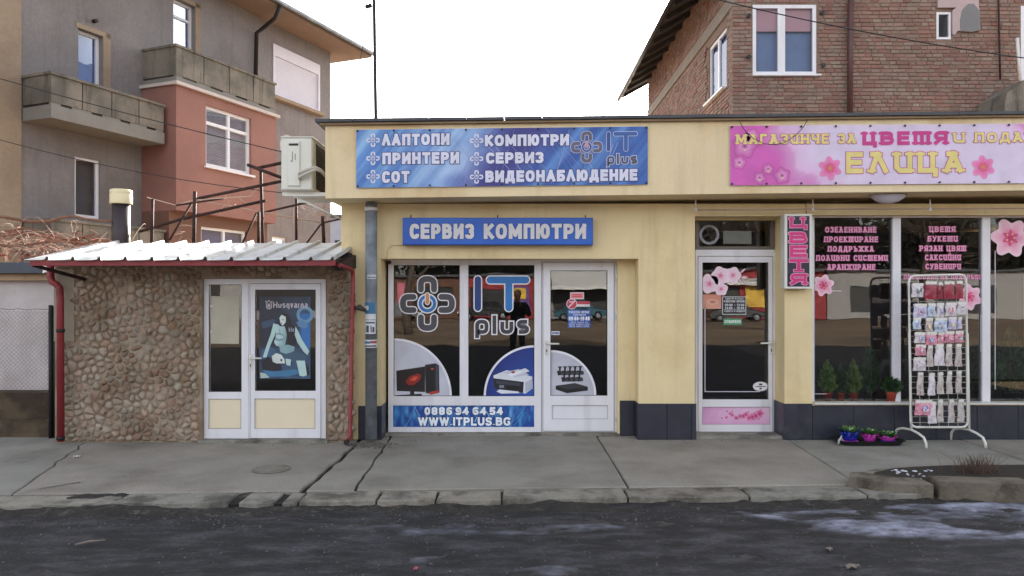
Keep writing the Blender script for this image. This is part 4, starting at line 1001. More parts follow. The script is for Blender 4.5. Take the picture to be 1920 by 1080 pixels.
# air conditioner on the side wall
ac = thing('air_conditioner', (-2.3, 8.3, 2.7), 'white air conditioner unit bracketed to the left side of the yellow building', 'air conditioner')
ax0, ax1, ay0, ay1, az0, az1 = X(527, 7.9), X(585, 7.9), 7.9, 8.72, Z(356, 7.9), Z(258, 7.9)
ACW = mat('ac_white', S(214,212,202), .35, var=.04, col2=S(196,192,178), c2s=3, c2t=.68)
MB().bbox(ax0, ax1, ay0, ay1, az0, az1, .012).build('casing', ACW, ac)
MB().box(ax0-.004, ax1+.012, ay0-.004, ay1+.01, az1+.001, az1+.012).build('top_lid', ACW, ac)
MB().box(ax1+.001, ax1+.006, ay0+.16, ay1-.02, az0+.03, az1-.03).build('coil_panel', mat('coil_fins', S(60,50,44), .6, .2), ac)
g = MB()
for i in range(20): zc = az0+.05+i*(az1-az0-.1)/19; g.box(ax1+.0065, ax1+.010, ay0+.16, ay1-.03, zc, zc+.005)
g.build('coil_guard', DARKM, ac)
sx0, sx1 = X(539, 7.88), X(562, 7.88)
MB().bbox(sx0, sx1, ay0-.02, ay0-.001, Z(349, 7.88), Z(264, 7.88), .008).build('service_cover', ACW, ac)
MB().box(sx0+.015, sx1-.015, ay0-.0235, ay0-.021, Z(273, 7.88), Z(269, 7.88)).build('grip', BLACK, ac)
t = MB()
for k in range(2): t.box(sx0+.05+.03*k, sx0+.055+.03*k, ay0-.0235, ay0-.021, Z(300, 7.88), Z(284+4*k, 7.88))
t.lathe([(.008, -.002), (.008, .002)], (sx0+.045, ay0-.022, Z(302, 7.88)), 8, 'y'); t.build('print_marks', NK, ac)
HOSE = mat('hose_wrap', S(188,182,172), .6, bump=.003)
for k, dz in enumerate((0, -.045)):
    MB().tube([(X(560, 7.86), 7.89, Z(326, 7.86)+dz), (X(562, 7.86), 7.84, Z(325, 7.86)+dz), (X(575, 7.86), 7.82, Z(320, 7.86)+dz*.9), (X(592, 7.86), 7.84, Z(314, 7.86)+dz*.5), (X(602, 7.9), 7.9, Z(319, 7.9)+dz*.3), (X(612, 8.0), 8.0, Z(332, 8.0))], .017, 8).build('hose', HOSE, ac)
for y in (8.0, 8.6):
    MB().box(ax0-.02, fx0-.001, y, y+.03, az0-.045, az0-.012).build('bracket', WHITE_M, ac); MB().tube([(ax0+.1, y+.015, az0-.05), (fx0+.0, y+.015, az0-.25)], .012, 6).build('bracket', WHITE_M, ac)
MB().box(ax0+.02, ax1+.2, 7.93, 7.96, az0-.06, az0-.046).build('bracket_rail', WHITE_M, ac)

# ================================================================ STONE SHED
YH = 8.05
sx = lambda px: X(px, YH); sz = lambda py: Z(py, YH)
HX0, HX1 = sx(103), sx(657)
shed = thing('stone_shed', (-3.4, YH, 0), 'low shed faced with round river stones under a sloping white metal roof', 'shed')
MB().plate(HX0, HX1, -.05, 2.0, YH, YH+.2, [(sx(379), sx(612), -1, sz(522))]).build('front_wall', MORTAR, shed)
mb = MB().box(HX0, HX0+.2, YH+.201, 10.2, -.05, 2.0); mb.box(HX1-.12, HX1, YH+.201, 10.2, -.05, 2.0); mb.box(HX0+.2, HX1-.12, 10, 10.2, -.05, 2.0); mb.build('side_walls', MORTAR, shed)
MB().box(HX0+.21, HX1-.13, YH+.205, 9.99, .0, .01).build('shed_floor', INTF, shed)
MB().box(HX0+.21, HX1-.13, 9.6, 9.65, .02, 1.95).build('shelf_backdrop', INT, shed)
MB().box(sx(374), sx(616), YH-.06, YH+.06, -.02, .03).build('door_step', KERB, shed)
MB().box(HX0-.005, sx(140), YH-.012, YH-.001, sz(640), sz(505)).build('plaster_patch', mat('smooth_plaster', S(146,134,118), .9, var=.12, vs=4), shed)
# stones: relaxed random seeds -> clipped cells -> domed pebbles
random.seed(11)
def cells(x0, x1, z0, z1, size, inside, iters=3):
    A = (x1-x0)*(z1-z0); n = int(A/(size*size*.86)); P = []
    tries = 0
    while len(P) < n and tries < n*60:
        tries += 1; p = (random.uniform(x0, x1), random.uniform(z0, z1))
        if all((p[0]-q[0])**2+(p[1]-q[1])**2 > (size*.62)**2*random.uniform(.5, 1.5) for q in P): P.append(p)
    out = []
    for i, p in enumerate(P):
        if not inside(p): continue
        poly = [(p[0]-size*1.1, p[1]-size*1.1), (p[0]+size*1.1, p[1]-size*1.1), (p[0]+size*1.1, p[1]+size*1.1), (p[0]-size*1.1, p[1]+size*1.1)]
        for j, q in enumerate(P):
            if i == j or abs(q[0]-p[0]) > size*3 or abs(q[1]-p[1]) > size*3: continue
            mx, my = (p[0]+q[0])/2, (p[1]+q[1])/2; dx, dy = q[0]-p[0], q[1]-p[1]; new = []
            for k in range(len(poly)):
                a, b = poly[k-1], poly[k]; fa = (a[0]-mx)*dx+(a[1]-my)*dy; fb = (b[0]-mx)*dx+(b[1]-my)*dy
                if (fa <= 0) != (fb <= 0): t = fa/(fa-fb); new.append((a[0]+(b[0]-a[0])*t, a[1]+(b[1]-a[1])*t))
                if fb <= 0: new.append(b)
            poly = new
            if not poly: break
        if len(poly) < 3: continue
        poly = [(min(max(a, x0), x1), min(max(b, z0), z1)) for a, b in poly]
        out.append((p, poly))
    return out
def pebble(p, poly, yf, mb):
    cx = sum(a for a, b in poly)/len(poly); cz = sum(b for a, b in poly)/len(poly)
    poly = [(cx+(a-cx)*(1+.16*noise.noise(Vector((a*23, b*23, 3)))), cz+(b-cz)*(1+.16*noise.noise(Vector((a*23, b*23, 9))))) for a, b in poly]
    R = rnd_poly(poly, .05, True); R = R[::2] if len(R) > 14 else R
    m = len(R); ring = []; dep = random.uniform(.018, .044); tx, tz = random.gauss(0, .12), random.gauss(0, .12)
    k0 = random.uniform(.82, .95)
    vs = []
    for k, hh in ((k0, 0), (k0*.93, .5), (k0*.72, .88), (k0*.35, 1.)):
        for a, b in R:
            u, v = (a-cx)*k, (b-cz)*k
            vs.append((cx+u, yf-dep*hh-(tx*u+tz*v)*hh-.004*noise.noise(Vector((a*30, b*30, hh)))*1.5+.004, cz+v))
    vs.append((cx, yf-dep*1.0, cz))
    fs = [(i*m+k, (i+1)*m+k, (i+1)*m+(k+1) % m, i*m+(k+1) % m) for i in range(3) for k in range(m)]
    fs += [(3*m+k, 4*m, 3*m+(k+1) % m) for k in range(m)]
    mb.add(vs, fs, True)
def ins(p):
    if p[0] < sx(142) and p[1] > sz(645)+.0: return False
    if p[0] < sx(112): return False
    if sx(376) < p[0] < sx(616) and p[1] < sz(517): return False
    return True
def clampx(cs):
    out = []
    for p, poly in cs:
        if p[1] < sz(520):
            if p[0] < sx(400): poly = [(min(a, sx(376)), b) for a, b in poly]
            elif p[0] > sx(600): poly = [(max(a, sx(615)), b) for a, b in poly]
        else: poly = [(a, max(b, sz(519))) if sx(376) < p[0] < sx(616) else (a, b) for a, b in poly]
        ar = 0
        for k in range(len(poly)): ar += poly[k-1][0]*poly[k][1]-poly[k][0]*poly[k-1][1]
        if abs(ar)/2 > .0012: out.append((p, poly, abs(ar)/2))
    return out
C1 = clampx(cells(HX0+.02, HX1-.0, .01, 1.93, .088, ins))
C1.sort(key=lambda t: -t[2])
rest = MB()
for i, (p, poly, ar) in enumerate(C1):
    if i < 300: mb = MB(); pebble(p, poly, YH+.005, mb); mb.build('stone', STONE, shed)
    else: pebble(p, poly, YH+.005, rest)
rest.build('small_stones', STONE, shed, kind='stuff')
# right edge of the shed: ragged stones seen edge on
mb = MB(); random.seed(4)
for i in range(34):
    z = .03+i*.056; r_ = random.uniform(.03, .05)
    mb.lathe([(r_*.3, -.04), (r_*.9, -.02), (r_, .0), (r_*.8, .025), (.002, .035)], (HX1-.02+random.uniform(-.02, .03), YH+.03+random.uniform(-.02, .05), z), 9)
mb.build('edge_stones', STONE, shed, kind='stuff')
# door unit
YD = 8.1
dsh = frame('door_frame', YD, (380, 523, 465.5, 824), [(391, 533.5, 453, 735), (391, 748, 452, 804)], .06, PVC, shed)
frame('door_frame', YD+.002, (466, 523, 611, 824), [(468.5, 531, 602, 822.5)], .06, PVC, shed)
pane(YD+.025, (391, 533.5, 453, 735), GL, dsh); gasket(YD+.01, (391, 533.5, 453, 735), dsh); pane(YD+.012, (391, 748, 452, 804), BEIGEP, dsh, 'lower_panel'); gasket(YD+.004, (391, 748, 452, 804), dsh, .6)
dl = frame('shed_door', YD-.012, (469.5, 532, 601, 821.5), [(478, 543, 592, 733), (477, 747.5, 591, 804)], .05, PVC, shed)
pane(YD+.02, (478, 543, 592, 733), GL, dl); gasket(YD, (478, 543, 592, 733), dl); pane(YD+.006, (477, 747.5, 591, 804), BEIGEP, dl, 'lower_panel'); gasket(YD-.002, (477, 747.5, 591, 804), dl, .6)
handle(470, 671, YD-.012, dl, 1)
ps = thing('paper_notice', (X(422, YD+.024), YD+.024, Z(645, YD)), 'blank yellowish sheet of paper taped inside the side pane of the shed door', 'notice')
pr = Print(YD+.023); pr.poly([(396,555), (449,557), (448,645), (395,644)], S(176,170,152), 0); pr.rect(394, 572, 399, 576, S(200,200,200), 1); pr.rect(394, 620, 398, 624, S(200,200,200), 1); pr.build('paper_sheet', ps)
po = thing('poster', (X(534, YD+.018), YD+.018, Z(710, YD)), 'blue motorcycle-gear poster of a seated woman on the stone shed door', 'poster')
pr = Print(YD+.018)
nx, ny = 24, 36
def pcol(px, py):
    u = (px-486)/96; v = (py-556)/154; n_ = noise.noise(Vector((px/22, py/26, 2)))
    t = max(0, min(1, .25+.9*(u-.62)*(1 if v < .6 else .3)+.5*n_+(.35 if v > .62 else 0)))
    if u > .82 and .2 < v < .62: return S(52, 110, 178)
    d = (44, 46, 62); b = (70, 104, 140); return S(*[d[k]+(b[k]-d[k])*t for k in range(3)])
for i in range(nx):
    for j in range(ny):
        q = [(i, j), (i+1, j), (i+1, j+1), (i, j+1)]; pts = [(486+96*a/nx, 556+154*b/ny) for a, b in q]; pr.poly(pts, [pcol(*p) for p in pts], 0)
SK, SKD, HR, DN, GLV = S(178,206,206), S(132,166,172), S(40,36,44), S(66,88,112), S(78,78,90)
pr.ring(572, 590, 10, 16, S(110,150,180), 1)
pr.poly([(522,604), (524,592), (532,586), (541,590), (546,602), (552,620), (556,636), (546,632), (538,616), (534,604)], HR, 2)   # hair
pr.poly([(524,596), (528,590), (536,594), (536,604), (530,611), (526,606)], S(206,220,218), 3)
pr.poly([(515,607), (521,608), (523,622), (524,636), (524,650), (518,648), (514,642), (518,628)], [SK,SK,SKD,SK,SKD,SK,SK,SK], 3)
pr.poly([(521,608), (526,612), (536,612), (538,628), (536,640), (534,650), (524,650), (524,636), (523,622)], [SK,SK,SK,SKD,SK,SKD,SKD,SK,SKD], 3)
pr.poly([(517,626), (524,624), (532,628), (534,636), (524,640), (516,637)], S(120,150,160), 3.4); pr.poly([(518,628), (524,627), (531,630), (532,634), (524,636), (518,634)], SK, 3.6)
pr.poly([(529,599), (533,599), (533,600), (529,600)], HR, 3.6); pr.poly([(526,605), (530,606), (528,607.4)], S(150,90,100), 3.6)
pr.poly([(556,604), (566,600), (574,604), (578,612), (570,616), (560,612)], S(90,132,170), 1.6); pr.poly([(490,604), (512,598), (518,602), (508,612), (492,616)], S(60,78,104), 1.4)
pr.poly([(492,656), (508,650), (518,656), (512,668), (496,676), (489,670)], S(62,96,130), 2)
pr.poly([(534,612), (545,608), (554,612), (558,624), (553,650), (538,652), (540,634)], HR, 4)
pr.poly([(513,606), (519,608), (516,628), (507,648), (500,670), (493,670), (500,648), (508,626)], SK, 4.5)
pr.poly([(554,612), (560,622), (566,636), (580,658), (577,666), (570,660), (558,642), (553,628)], SK, 4.5)
pr.poly([(524,650), (540,646), (553,650), (552,658), (538,664), (526,660)], SKD, 5)
pr.poly([(514,656), (534,664), (556,658), (576,668), (575,676), (556,680), (524,676), (512,668)], DN, 6)
pr.poly([(556,676), (572,676), (578,702), (570,706), (562,704)], SK, 7); pr.poly([(572,676), (578,690), (580,702), (576,704)], HR, 7.5)
pr.poly([(536,672), (546,674), (545,686), (537,684)], SK, 7)
pr.poly([(510,668), (518,662), (528,665), (534,674), (535,682), (520,682), (512,678)], S(206,214,210), 8); pr.ribbon([(514, 682), (535, 682)], 1.4, HR, 9); pr.ell(528, 675, 2, 2.4, S(60,60,90), 9, n=8)
pr.poly([(490,678), (504,668), (512,680), (526,684), (528,692), (510,696), (492,692)], HR, 7); pr.poly([(492,694), (520,696), (556,692), (562,700), (540,706), (504,706)], S(66,120,160), 7)
pr.poly([(488,698), (500,700), (506,708), (489,709)], S(170,186,182), 7)
pr.text('b1e', 542, 552, 614, 622, .14, S(170,176,190), 9, gap=.2)
pr.build('poster_print', po)
pr = Print(YD+.017)
pr.text('Husqvarna', 512, 577, 566, 577.5, .2, S(188,180,190), 2, gap=.14)
pr.ribbon(rnd_poly([(500, 569), (500, 579), (509, 579), (509, 569)], 4), 1.6, S(188,180,190), 2); pr.text('H', 502, 507, 569, 577, .26, S(188,180,190), 3)
pr.ribbon([(499.5, 569), (498.5, 564.5), (501.5, 567), (504.5, 563), (507.5, 567), (510.5, 564.5), (509.5, 569)], 1.3, S(188,180,190), 3.5)
pr.build('lettering', po)
# roof of folded white sheets
YR0, YR1 = 7.4, 8.75
rz0 = Z(487.5, YR0); rz1 = Z(462, 8.6)+.02
rx0, rx1 = X(43, YR0), X(627, YR0); pit = .264
prof = [(0, 0), (.30, .0), (.62, .002), (.80, .006), (.855, .034), (.935, .034), (.965, .0), (1.0, 0)]
i = 0; x = rx0
while x < rx1-.05:
    wd = min(pit, rx1-x); mb = MB(); th = .0025; y0_, y1_ = YR0+random.uniform(-.008, .008), YR1
    up = [(x+u*wd, z) for u, z in prof]
    vs = []
    for y_ in (y0_, y1_):
        zz_ = rz0+(rz1-rz0)*(y_-YR0)/(8.6-YR0)
        vs += [(a, y_, zz_+b) for a, b in up]; vs += [(a, y_, zz_+b-th) for a, b in up]
    m = len(up)
    fs = [(k, k+1, 2*m+k+1, 2*m+k) for k in range(m-1)]+[(m+k+1, m+k, 3*m+k, 3*m+k+1) for k in range(m-1)]+[(k+1, k, m+k, m+k+1) for k in range(m-1)]
    mb.add(vs, fs); mb.build('roof_sheet', ROOFW, shed); x += pit+.0006
MB().box(rx0+.05, rx1-.0, YR0+.03, YR0+.07, rz0-.055, rz0-.004).build('roof_beam', REDP, shed)
MB().box(rx0+.12, rx1-.02, YR0+.071, YR0+.11, rz0-.04, rz0-.006).build('roof_batten', WOODY, shed)
mb = MB().box(HX0+.02, HX1-.01, YH+.002, YH+.16, 2.003, 2.06); mb.build('wall_plate', DARKM, shed)
MB().tube([(X(60, 7.45), 7.47, rz0-.05), (X(160, 8.02), 8.02, Z(524, 8.02))], .02, 6).build('roof_strut', RUST, shed)
# ragged right gable end with dead plants
MB().prism([(YR0+.1, rz0-.05), (YR1, rz1-.03), (YR1, 1.9), (YH, 1.9), (YR0+.2, rz0-.1)], 'x', HX1-.06, HX1+.03).build('gable_board', mat('rotten_board', S(60,44,38), .95, bump=.01), shed)
# red downpipes of the shed
rp = thing('red_downpipe', (X(112, 7.95), 7.95, 0), 'red painted drainpipe with an elbow at the left corner of the stone shed', 'drainpipe')
Yp = 7.93
MB().tube([(X(95, Yp), Yp, Z(498, Yp)), (X(95, Yp), Yp, Z(520, Yp)), (X(98, Yp), Yp, Z(529, Yp)), (X(106, Yp), Yp, Z(533, Yp)), (X(112, Yp), Yp, Z(540, Yp)), (X(113, Yp), Yp, Z(560, Yp)), (X(114, Yp), Yp, .03)], .036, 12).build('pipe', REDP, rp)
MB().box(X(95, Yp)-.05, X(130, Yp), Yp-.02, Yp+.03, Z(499, Yp), Z(491, Yp)).build('gutter_outlet', REDP, rp)
for z in (.05, 1.2): MB().lathe([(.042, 0), (.042, .035)], (X(113.6, Yp), Yp, z), 12).build('pipe_clip', DARKM, rp)
rq = thing('red_downpipe', (X(655, 7.9), 7.9, 0), 'thin red drainpipe leaning slightly at the right end of the stone shed', 'drainpipe')
Yp = 7.9
MB().tube([(X(636, 7.5), 7.5, Z(497, 7.5)), (X(650, 7.7), 7.72, Z(502, 7.7)), (X(661, Yp), Yp, Z(507, Yp)), (X(662, Yp), Yp, Z(520, Yp)), (X(656, Yp), Yp, Z(815, Yp)), (X(653, Yp), Yp-.05, Z(829, Yp-.05))], .022, 10).build('pipe', REDP, rq)
MB().lathe([(.026, 0), (.026, -.05)], (X(653, Yp), Yp-.06, .045), 12, 'y').build('pipe_mouth', DARKM, rq)
sp = MB().tube([(X(664, 7.9), 7.93, Z(578, 7.9)), (X(674, 7.9), 7.9, Z(576, 7.9)), (X(683, 7.9), 7.95, Z(582, 7.9))], [.02, .034, .02], 7)
sp.build('tape_bundle', mat('dark_tape', S(70,58,52), .8, bump=.01), label='dark lump of tape binding the red pipe to the grey downpipe', cat='tape')
# stove flue
fl = thing('flue_pipe', (X(227, 8.85), 8.85, 1.9), 'dark round flue pipe with a cream cap standing behind the shed roof', 'flue')
cc = (X(227, 8.85), 8.85, 0)
MB().lathe([(.100, 1.9), (.100, Z(383, 8.85))], cc, 22).build('pipe', mat('dark_flue', S(58,50,52), .5, .3, var=.2), fl)
MB().lathe([(.122, Z(383, 8.85)), (.124, Z(381, 8.85)), (.124, Z(366, 8.85)), (.122, Z(365, 8.85)), (.12, Z(364, 8.85)), (.124, Z(363, 8.85)), (.124, Z(358, 8.85)), (.115, Z(356, 8.85))], cc, 22).build('cap', mat('cream_enamel', S(222,208,168), .4, var=.06), fl)

# ================================================================ YARD AT THE LEFT
Yg = 8.5
gw = thing('garage_wall', (X(20, Yg), Yg, 0), 'low outbuilding with a white wall under a dark roof edge behind the wire fence', 'outbuilding')
MB().box(X(-260, 8.7), X(104, 8.7), 8.7, 8.8, Z(735, 8.7), Z(524, 8.7)).build('white_wall', WPAINT, gw)
MB().box(X(-260, 8.6), X(92, 8.6), 8.6, 8.72, Z(526, 8.6)+.002, Z(513, 8.6)).build('lintel_board', mat('tan_board', S(172,144,118), .85, var=.15, streak=(S(120,98,80), .5)), gw)
MB().box(X(-260, 8.5), X(80, 8.5), 8.5, 10.5, Z(512, 8.5), Z(492, 8.5)).build('roof_slab', mat('bluegrey_sheet', S(74,78,88), .7, var=.2), gw)
MB().box(X(-260, 8.75), X(104, 8.75), 8.801, 10.4, 0, 1.8).build('body', BRCON, gw)
fe = thing('wire_fence', (X(50, 8.25), 8.25, 0), 'rusty chain link fence on a brown concrete plinth at the left edge', 'fence')
Yf_ = 8.3
MB().box(X(-260, Yf_), X(98, Yf_), Yf_+.03, Yf_+.35, 0, Z(788, Yf_)).build('plinth', BRCON, fe)
MB().box(X(-260, 8.5), X(100, 8.5), 8.45, 8.69, 0, Z(735, 8.5)).build('upper_plinth', BRCON, fe)
for px in (95, 101): MB().tube([(X(px, Yf_-.02), Yf_-.02+(px-95)*.004, 0), (X(px, Yf_-.02), Yf_-.02+(px-95)*.004, Z(572+(px-95)*.3, Yf_-.02))], .022, 8).build('post', DARKM, fe)
mb = MB(); d = .024; rr = .0014; xs0 = X(-200, Yf_); xs1 = X(93, Yf_); zb, zt_ = Z(792, Yf_), Z(580, Yf_)
nW = int((xs1-xs0)/(2*d)); nR = int((zt_-zb)/(d))
for i in range(nW+1):
    for sgn in (0, 1):
        pts = []
        for j in range(nR+1):
            xx = xs0+i*2*d+((d if j % 2 else 0) if sgn == 0 else (d if j % 2 else 2*d))+.016*noise.noise(Vector((i*.3, j*.13, 4))); zz_ = zb+j*d+.012*noise.noise(Vector((xx*2, j*.1, 0)))
            if xx > xs1: continue
            yy_ = Yf_+(.002 if (j+sgn) % 2 else -.002)+.02*noise.noise(Vector((xx, j*.05, 7)))
            pts.append((xx, yy_, zz_))
        if len(pts) > 2: mb.tube(pts, rr, 3, False)
mb.tube([(xs0+(xs1-xs0)*k/30, Yf_, zt_+.006*math.sin(k*1.9)+.01*noise.noise(Vector((k*.4, 0, 0)))) for k in range(31)], .0025, 4, False)
mb.build('wire_mesh', RUST, fe)
# dry vines piled on the outbuilding roof
vn = thing('dry_vine', (X(60, 9), 9.0, 2.0), 'tangle of dry reddish vine stems lying on the outbuilding roof at the left', 'vine')
random.seed(21)
def vine(p, d, n, step, curl, droop):
    pts = [Vector(p)]; d = Vector(d).normalized(); ax = Vector((random.gauss(0, 1), random.gauss(0, 1), random.gauss(0, 1)))*.3
    for i in range(n):
        d = (d+ax*curl+Vector((0, 0, -droop*i/n))+Vector((random.gauss(0, .08), random.gauss(0, .08), random.gauss(0, .08)))).normalized(); pts.append(pts[-1]+d*step)
    return pts
thick = MB()
for z_, x_, x2, r_ in ((2.52, -6.4, -4.6, .022), (2.36, -6.5, -5.0, .03), (2.2, -6.6, -4.7, .02), (2.28, -5.7, -4.3, .017), (2.42, -6.2, -4.9, .016)):
    n_ = 9; y_ = random.uniform(8.75, 9.3); a_ = random.uniform(-.05, .02)
    thick.tube([(x_+(x2-x_)*k/n_, y_+.12*math.sin(k+z_*9), z_+a_*k*.6+.035*math.sin(k*1.4+z_*20)) for k in range(n_+1)], [r_*(1-.04*k) for k in range(n_+1)], 6)
thick.build('thick_stems', WOODY, vn)
tw = MB()
for i in range(190):
    x_ = random.uniform(-6.6, -4.75); z_ = random.uniform(2.0, 2.26)+.12*max(0, (-5.2-x_))
    n_ = random.randint(6, 12)
    pts = vine((x_, random.uniform(8.6, 9.5), z_), (random.gauss(.3, 1), random.gauss(0, .5), random.uniform(-.1, .7)), n_, random.uniform(.03, .07), random.uniform(-.6, .6), random.uniform(.3, 1.0))
    r0 = random.uniform(.0015, .0042); tw.tube(pts, [r0*(1-.6*k/n_) for k in range(n_+1)], 3, False)
tw.build('twigs', TWIG, vn, kind='stuff')
mb = MB()
for i in range(220):
    x_ = random.uniform(-6.6, -4.9); y_ = random.uniform(8.6, 9.4); z_ = 2.05+random.random()**2*.3; s_ = random.uniform(.015, .04)
    mb.add([(x_-s_, y_, z_), (x_+s_, y_+random.gauss(0, s_), z_+random.gauss(0, s_*.6)), (x_+random.gauss(0, s_), y_, z_+s_)], [(0,1,2)])
mb.build('dead_leaves', mat('dead_vine_leaf', S(134,84,66), .9, rnd=.4), vn, kind='stuff')

# pergola of rusty bars behind the shed
pg = thing('pergola_frame', (-3.2, 9.5, 1.9), 'bare rusty metal frame for vines rising behind the shed roof', 'frame')
def bar(name, pts, r_, m=RUST):
    MB().tube([(X(a, Y_), Y_, Z(b, Y_)) for a, b, Y_ in pts], r_, 6).build(name, m, pg)
for a, b, c_, d_, Y_, r_ in ((286, 373, 284, 470, 9.0, .02), (365.5, 359, 363, 470, 9.0, .022), (489, 315, 493, 470, 8.8, .018), (485, 397, 485, 470, 9.6, .02), (555.5, 366, 555.5, 470, 9.3, .017), (605, 405, 608, 470, 9.8, .024)):
    bar('post', [(a, b, Y_), (c_, d_, Y_)], r_)
for L_ in (((363, 374, 9.1), (527, 340, 8.6), .019), ((262, 434, 9.2), (340, 411, 9.1), (499, 376, 8.8), .019), ((496, 398, 9.6), (582, 378, 9.2), .014), ((420, 372, 9.0), (330, 385, 9.0), .012), ((359, 381, 9.0), (318, 450, 9.0), .013), ((481, 399, 9.6), (450, 466, 9.6), .013), ((602, 420, 9.8), (566, 468, 9.8), .012), ((464, 309, 8.7), (530, 334, 8.7), .022), ((484, 315, 8.8), (530, 305, 8.7), .02), ((605, 418, 9.8), (645, 409, 9.6), .012)):
    bar('cross_bar', L_[:-1], L_[-1])
for L_ in (((276, 370, 9.0), (330, 385, 9.0), (365, 374, 9.0), (440, 388, 9.2), (520, 402, 9.5), (604, 418, 9.8)), ((499, 402, 9.6), (604, 417, 9.8)), ((365, 375, 9), (470, 368, 8.9), (489, 345, 8.8))):
    bar('wire', L_, .005, TWIG)
random.seed(8); mb = MB()
for i in range(60):
    px, py, Y_ = random.choice([(604, 400, 9.8), (600, 385, 9.7), (560, 384, 9.3), (450, 380, 9.1), (560, 395, 9.3), (609, 395, 9.8), (340, 440, 9)])
    pts = vine((X(px+random.gauss(0, 8), Y_), Y_, Z(py+random.gauss(0, 6), Y_)), (random.gauss(.2, 1), random.gauss(0, .5), random.gauss(0, .8)), 6, .035, random.uniform(-.5, .5), .2)
    mb.tube(pts, .0022, 3, False)
mb.build('dry_tendrils', TWIG, pg, kind='stuff')

# ================================================================ GREY APARTMENT HOUSE (left)
CX_, CY_ = -5.5, 22.4
H1 = thing('apartment_house', (CX_, CY_, 0), 'three-storey grey apartment house with concrete balconies and a coral bay at the left', 'house', None, math.atan2(-.925, -.38))
def fs(px, d=0.): k = (px-960)/F; return (k*(CY_-.38*d)-CX_-.925*d)/(.925*k-.38)
def fz(py, s, d=0.): return CH-(py-HOR)/F*(CY_-.925*s-.38*d)
# local: x = distance along the facade from its far right corner towards the viewer, y = out of the facade
W_ = []     # windows: (px left, px right, y top at left, y bottom at left)
def wrect(a, b, t, bo, d=0.):
    s0, s1 = fs(a, d), fs(b, d); return (s1, s0, fz(bo, s0, d), fz(t, s0, d))
R1, R2, R3, R4 = wrect(147, 193, 52, 151), wrect(325, 366, 2, 88), wrect(513, 598, 84, 178), wrect(140, 188, 292, 406)
R2 = (R2[0], R2[1], R2[2]-.2, R2[3]+.1)
R5 = wrect(510, 537, 443, 475)
EZ = 9.0
def lplate(mb, x0, x1, z0, z1, y0, y1, hs): # plate in local frame: front face at y1 (outward)
    t = MB().plate(x0, x1, z0, z1, -y1, -y0, hs); mb.add([(a, -b, c_) for a, b, c_ in t.v], [f[::-1] for f in t.f]); return mb
L = lambda mb, name, m, p=H1, **kw: mb.build(name, m, p, local=True, **kw)
L(lplate(MB(), 0, 9.45, 0, EZ, -.3, 0, [R1, R2, R3, R4, R5]), 'front_wall', GREYST)
L(lplate(MB(), 9.451, 14, 0, EZ, -.3, .05, []), 'cream_wall', CREAM)
L(MB().box(0, 14, -8, -.301, 0, EZ-.002), 'body', GREYST)
lb = MB(); lb.box(-.85, 14.5, -8.5, .9, EZ+.002, EZ+.07); L(lb, 'soffit', SOFF)
lb = MB(); lb.box(-.9, 14.5, -8.6, .95, EZ+.072, EZ+.18); L(lb, 'roof_edge', DARKM)
lb = MB(); lb.box(-.85, 14.4, .951, 1.05, EZ+.06, EZ+.13); L(lb, 'gutter', METALG)
lb = MB(); lb.add([(-.9, -8.6, EZ+.18), (14.5, -8.6, EZ+.18), (14.5, .95, EZ+.18), (-.9, .95, EZ+.18), (3, -3.8, EZ+1.6), (11, -3.8, EZ+1.6)], [(0,1,2,3)[::-1], (0,1,5,4), (3,2,5,4)[::-1], (0,4,3), (1,2,5)]); L(lb, 'roof', ROOFG)
def lwin(R, dpt, name='window', mull=(), fm=PVC, glass=GLU, fw=.06, parent=H1, y=0., extra=None, hbar=()):
    x0, x1, z0, z1 = R; y_ = y-dpt; hs = []
    xs = [x0+fw]+[v for m_ in mull for v in (x0+(x1-x0)*m_-fw/2, x0+(x1-x0)*m_+fw/2)]+[x1-fw]
    zs = [z0+fw]+[v for m_ in hbar for v in (z0+(z1-z0)*m_-fw/2, z0+(z1-z0)*m_+fw/2)]+[z1-fw]
    for i in range(0, len(xs), 2):
        for j in range(0, len(zs), 2): hs.append((xs[i], xs[i+1], zs[j], zs[j+1]))
    o = L(lplate(MB(), x0, x1, z0, z1, y_-.05, y_, hs), name, fm, parent)
    L(MB().quad((x0+.01, y_-.03, z0+.01), (x1-.01, y_-.03, z0+.01), (x1-.01, y_-.03, z1-.01), (x0+.01, y_-.03, z1-.01)), 'glass_pane', glass, o)
    return o, hs, y_
o, hs_, y_ = lwin(R1, .12); L(MB().box(R1[0]+.02, R1[1]-.02, -.25, -.22, R1[2], R1[3]), 'curtain', CURT_SKY, o)  # blue sheets behind the top windows stand in for their sky reflection
o, hs_, y_ = lwin(R2, .12, 'balcony_door', hbar=(.72,)); L(MB().box(R2[0]+.02, R2[1]-.02, -.25, -.22, R2[2], R2[3]), 'curtain', CURT_SKY, o)
o, hs_, y_ = lwin(R4, .05, 'balcony_door'); L(MB().box(R4[0]+.02, R4[1]-.02, -.25, -.22, R4[2], R4[3]), 'dark_curtain', mat('dark_curtain', S(86,80,80), .9), o)
o, _, _ = lwin(R5, .04, 'window'); L(MB().box(R5[0]+.02, R5[1]-.02, -.25, -.22, R5[2], R5[3]), 'curtain', CURT_SKY, o)
for R in (R1, R2):   # cream painted reveals
    s_ = MB(); s_.box(R[0]-.17, R[0]-.001, .001, .012, R[2]-.1, R[3]+.1); s_.box(R[0]-.17, R[1]+.05, .001, .012, R[3]+.001, R[3]+.1); L(s_, 'window_reveal', CREAM)
